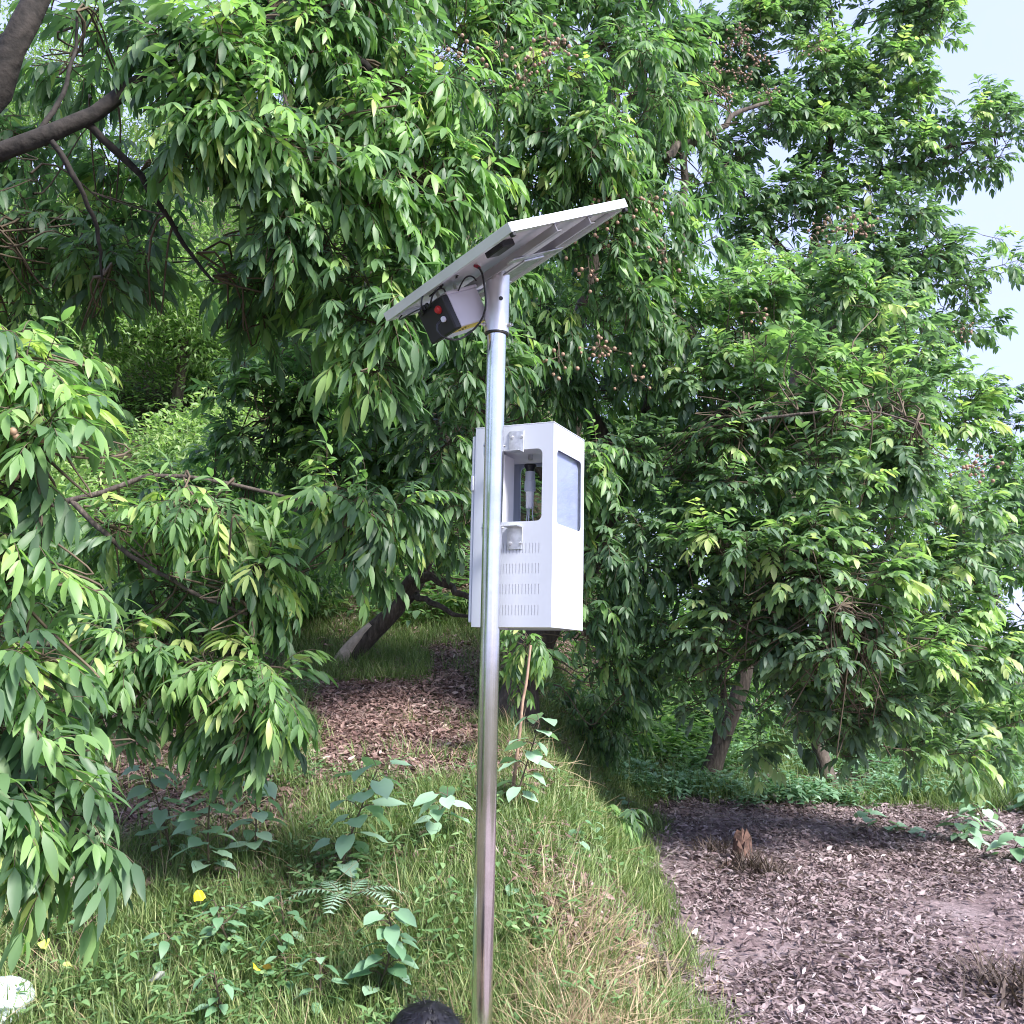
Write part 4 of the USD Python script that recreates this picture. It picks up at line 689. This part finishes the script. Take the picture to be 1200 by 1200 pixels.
for k, (a, w) in enumerate([((70, 1075, 0, .22, 16, .08), 'below the lowest tip of the left edge bough'), ((205, 1110, 0, .2, 14, .075), 'just left of the bright yellow leaf'), ((285, 1120, 0, .24, 16, .08), 'above the small yellow flower head'), ((345, 1120, 0, .24, 16, .08), 'between the yellow flower head and the fern'),
    ((160, 1160, 0, .2, 14, .075), 'beside the pale whitish dry leaf'), ((260, 1195, 0, .22, 16, .075), 'at the bottom edge below the yellow flower head'), ((365, 1200, 0, .24, 16, .08), 'at the bottom edge left of the crouching person'), ((320, 1175, 0, .22, 14, .075), 'right below the orange brown leaf'), ((105, 1130, 0, .18, 12, .07), 'nearest to the white sack')]):
    weed(*a, 'leafy weed ' + w, seed=20 + k, heart=.1, width=.5, tint=.5, group='low leafy weeds in the grass at the lower left')
for k, (a, w) in enumerate([((640, 1075, 0, .15, 9, .085), 'nearest the pole on its right'), ((660, 1010, 0, .17, 9, .075), 'in the green grass right of the stick'), ((735, 970, 0, .2, 10, .08), 'at the edge of the bank above the path'), ((690, 985, 0, .15, 9, .08), 'in the middle of the bank')]): weed(*a, 'small weed ' + w, seed=40 + k, tint=.6, group='small weeds on the bank right of the pole')
for k, (a, w) in enumerate([((1105, 985, 0, .2, 18, .13), 'furthest left of those at the right edge of the path'), ((1140, 995, 0, .2, 18, .13), 'second from the left of those at the right edge of the path'), ((1175, 1005, 0, .22, 18, .13), 'nearest of those at the right edge of the path'), ((1200, 985, 0, .24, 18, .13), 'cut by the right border of the picture'), ((1150, 970, 0, .22, 18, .13), 'behind the others at the right edge of the path'), ((1190, 955, 0, .25, 18, .13), 'furthest back at the right edge of the path')]):
    weed(*a, 'low plant ' + w, seed=60 + k, tint=.75, group='broad leaved plants at the right edge of the path', lean=.2)
# fern
b = hit(405, 1085); fern = thing('fern', 'pale fern with spreading fronds in the weeds left of the pole', 'fern'); rg = np.random.default_rng(71)
for k in range(6):
    a = k * 1.1 + .2; d = np.array([math.cos(a), math.sin(a), 0]); ln = np.array([b + d * .26 * t + [0, 0, .10 + .22 * t - .20 * t * t] for t in np.linspace(0, 1, 14)]); out = []
    for j in range(2, 14):
        for s_ in (-1, 1):
            w = .055 * math.sin(math.pi * (j / 15) ** .7) + .01; sd = np.array([-d[1], d[0], 0]) * s_; t_ = ln[min(13, j)] - ln[j - 1]; t_ /= np.linalg.norm(t_); e = ln[j] + (sd + t_ * .35) * w + [0, 0, -.12 * w]; V = np.array([ln[j] - t_ * .008, ln[j] + t_ * .008, e]); out.append((V, np.array([[0, 1, 2]]), np.full(3, .85)))
    fr = obj('frond', merge_leaves(out)[:2], M_weed, fern, tint=merge_leaves(out)[2]); obj('frond_rib', tube(ln, np.linspace(.003, .001, 14), 4), M_twig, fr, smooth=True)
    obj('frond_stalk', tube([b - [0, 0, .02], b + [0, 0, .05], ln[0]], .003, 5), M_twig, fern, smooth=True)
# thin stick behind the pole
b = G(598, 945, 5.6); tag(stage.GetPrimAtPath(obj('stick', tube(curve([b, at(610, 850, 5.6), at(622, 757, 5.62)], 14) + np.random.default_rng(2).normal(0, .003, (14, 3)), np.linspace(.011, .007, 14), 8), plain('bare_stick', (.34, .22, .16), .8, var=.3, scale=30), smooth=True)), 'thin bare brown stick standing upright just right of the pole', 'stick')
# broken stump at the edge of the path
M_stump = plain('rotten_wood', (.10, .055, .042), .9, var=.6, scale=30, bump=.8)
b = hit(866, 1012) - [0, 0, .05]; st = thing('stump', 'small jagged reddish brown stump at the left side of the path', 'stump'); rg = np.random.default_rng(9)
t = np.arange(20) / 20 * 6.283; prof = 1 + .25 * np.sin(3 * t + 1) + .12 * np.sin(7 * t); V = []
for k, (z, r) in enumerate([(0, .12), (.05, .085), (.11, .065), (.15, .06), (.18, .052)]): V.append(np.stack([np.cos(t) * r * prof + z * .12, np.sin(t) * r * prof, z + (np.maximum(0, np.sin(t + .5)) * .09 + rg.uniform(-.05, .05, 20)) * (k >= 3)], 1))
V = np.vstack(V + [[[.02, 0, .17]]]); Fc = [[k * 20 + j, k * 20 + (j + 1) % 20, (k + 1) * 20 + (j + 1) % 20] for k in range(4) for j in range(20)] + [[k * 20 + j, (k + 1) * 20 + (j + 1) % 20, (k + 1) * 20 + j] for k in range(4) for j in range(20)] + [[80 + j, 80 + (j + 1) % 20, 100] for j in range(20)]
obj('trunk_stub', (V + b, np.array(Fc)), M_stump, st, smooth=25)
for k in range(7):
    a = k * .9; d = np.array([math.cos(a), math.sin(a), 0]); obj('root', tube(curve([b + d * .05 + [0, 0, .07], b + d * .13 + [0, 0, .045], b + d * rg.uniform(.2, .32) + [0, 0, .02]], 8), np.linspace(.022, .006, 8), 6), M_stump, st, smooth=True)
def dead_tuft(name, label, px, py, D, n, h, mt, seed, lean=(.2, 1.2)):
    b = hit(px, py); v, f, tn = blades(seed, n, h * .5, h, .012, .05 + h * .18, lean, (.4, 1.4), 4, (.05, .6)); tag(stage.GetPrimAtPath(obj(name, (v + b, f), mt, tint=tn)), label, 'dead grass', kind='stuff')
M_dead = leaf_mat('dead_blade', [(0., (.025, .018, .016)), (.5, (.12, .085, .07)), (1., (.33, .26, .22))], .7, .1)
dead_tuft('dead_grass', 'clump of dry straw at the foot of the reddish stump', 885, 1024, 7.2, 320, .26, M_dead, 201)
dead_tuft('dead_grass', 'dark dead grass left of the reddish stump', 838, 1000, 7.2, 180, .22, M_dead, 204)
dead_tuft('dead_grass', 'dark dead grass tuft at the right edge of the path', 1195, 1165, 4.9, 260, .36, M_dead, 202)
dead_tuft('dead_grass', 'dead brown grass tuft hanging on the side of the bank', 745, 1130, 4.75, 120, .24, M_dead, 203, (.6, 1.6))
# fallen leaves that stand out
for k, (px, py, D, L, W, col, lab) in enumerate([(232, 1062, 4.2, .055, .045, (.85, .68, .02), 'round bright yellow leaf in the grass below the broad leaved weed'), (298, 1150, 3.85, .04, .035, (.80, .60, .03), 'small yellow flower head in the weeds at the lower left'), (311, 1150, 3.85, .045, .035, (.62, .36, .06), 'orange brown leaf beside the small yellow flower head'), (180, 1163, 3.8, .07, .05, (.62, .62, .58), 'pale whitish dry leaf lying in the weeds at the lower left'), (48, 1120, 3.9, .06, .035, (.55, .62, .10), 'yellow green leaf near the white sack'), (75, 1145, 3.8, .075, .02, (.50, .55, .16), 'narrow pale yellow leaf near the white sack')]):
    b = hit(px, py + 25) + [0, 0, .13]; rg = np.random.default_rng(k); v, f = oval(L, W * 1.3, rg)
    v = trimesh.Trimesh(v, f).subdivide().subdivide(); vv = np.array(v.vertices); vv[:, 2] += .004 * np.sin(vv[:, 0] * 160 + vv[:, 1] * 90); top_, bot = vv + [0, 0, .0006], vv - [0, 0, .0006]; n_ = len(vv)
    vv = np.vstack([top_, bot]); ff = np.vstack([v.faces, v.faces[:, ::-1] + n_]); tag(stage.GetPrimAtPath(obj('fallen_leaf', ((vv - [L / 2, 0, 0]) @ (Rz(k * 1.3) @ Rx(.75 if k < 4 else .3)).T + b, ff), plain(f'marked_leaf_{k:03d}', col, .5, var=.15, scale=60), smooth=True)), lab, 'flower' if 'flower' in lab else 'leaf')
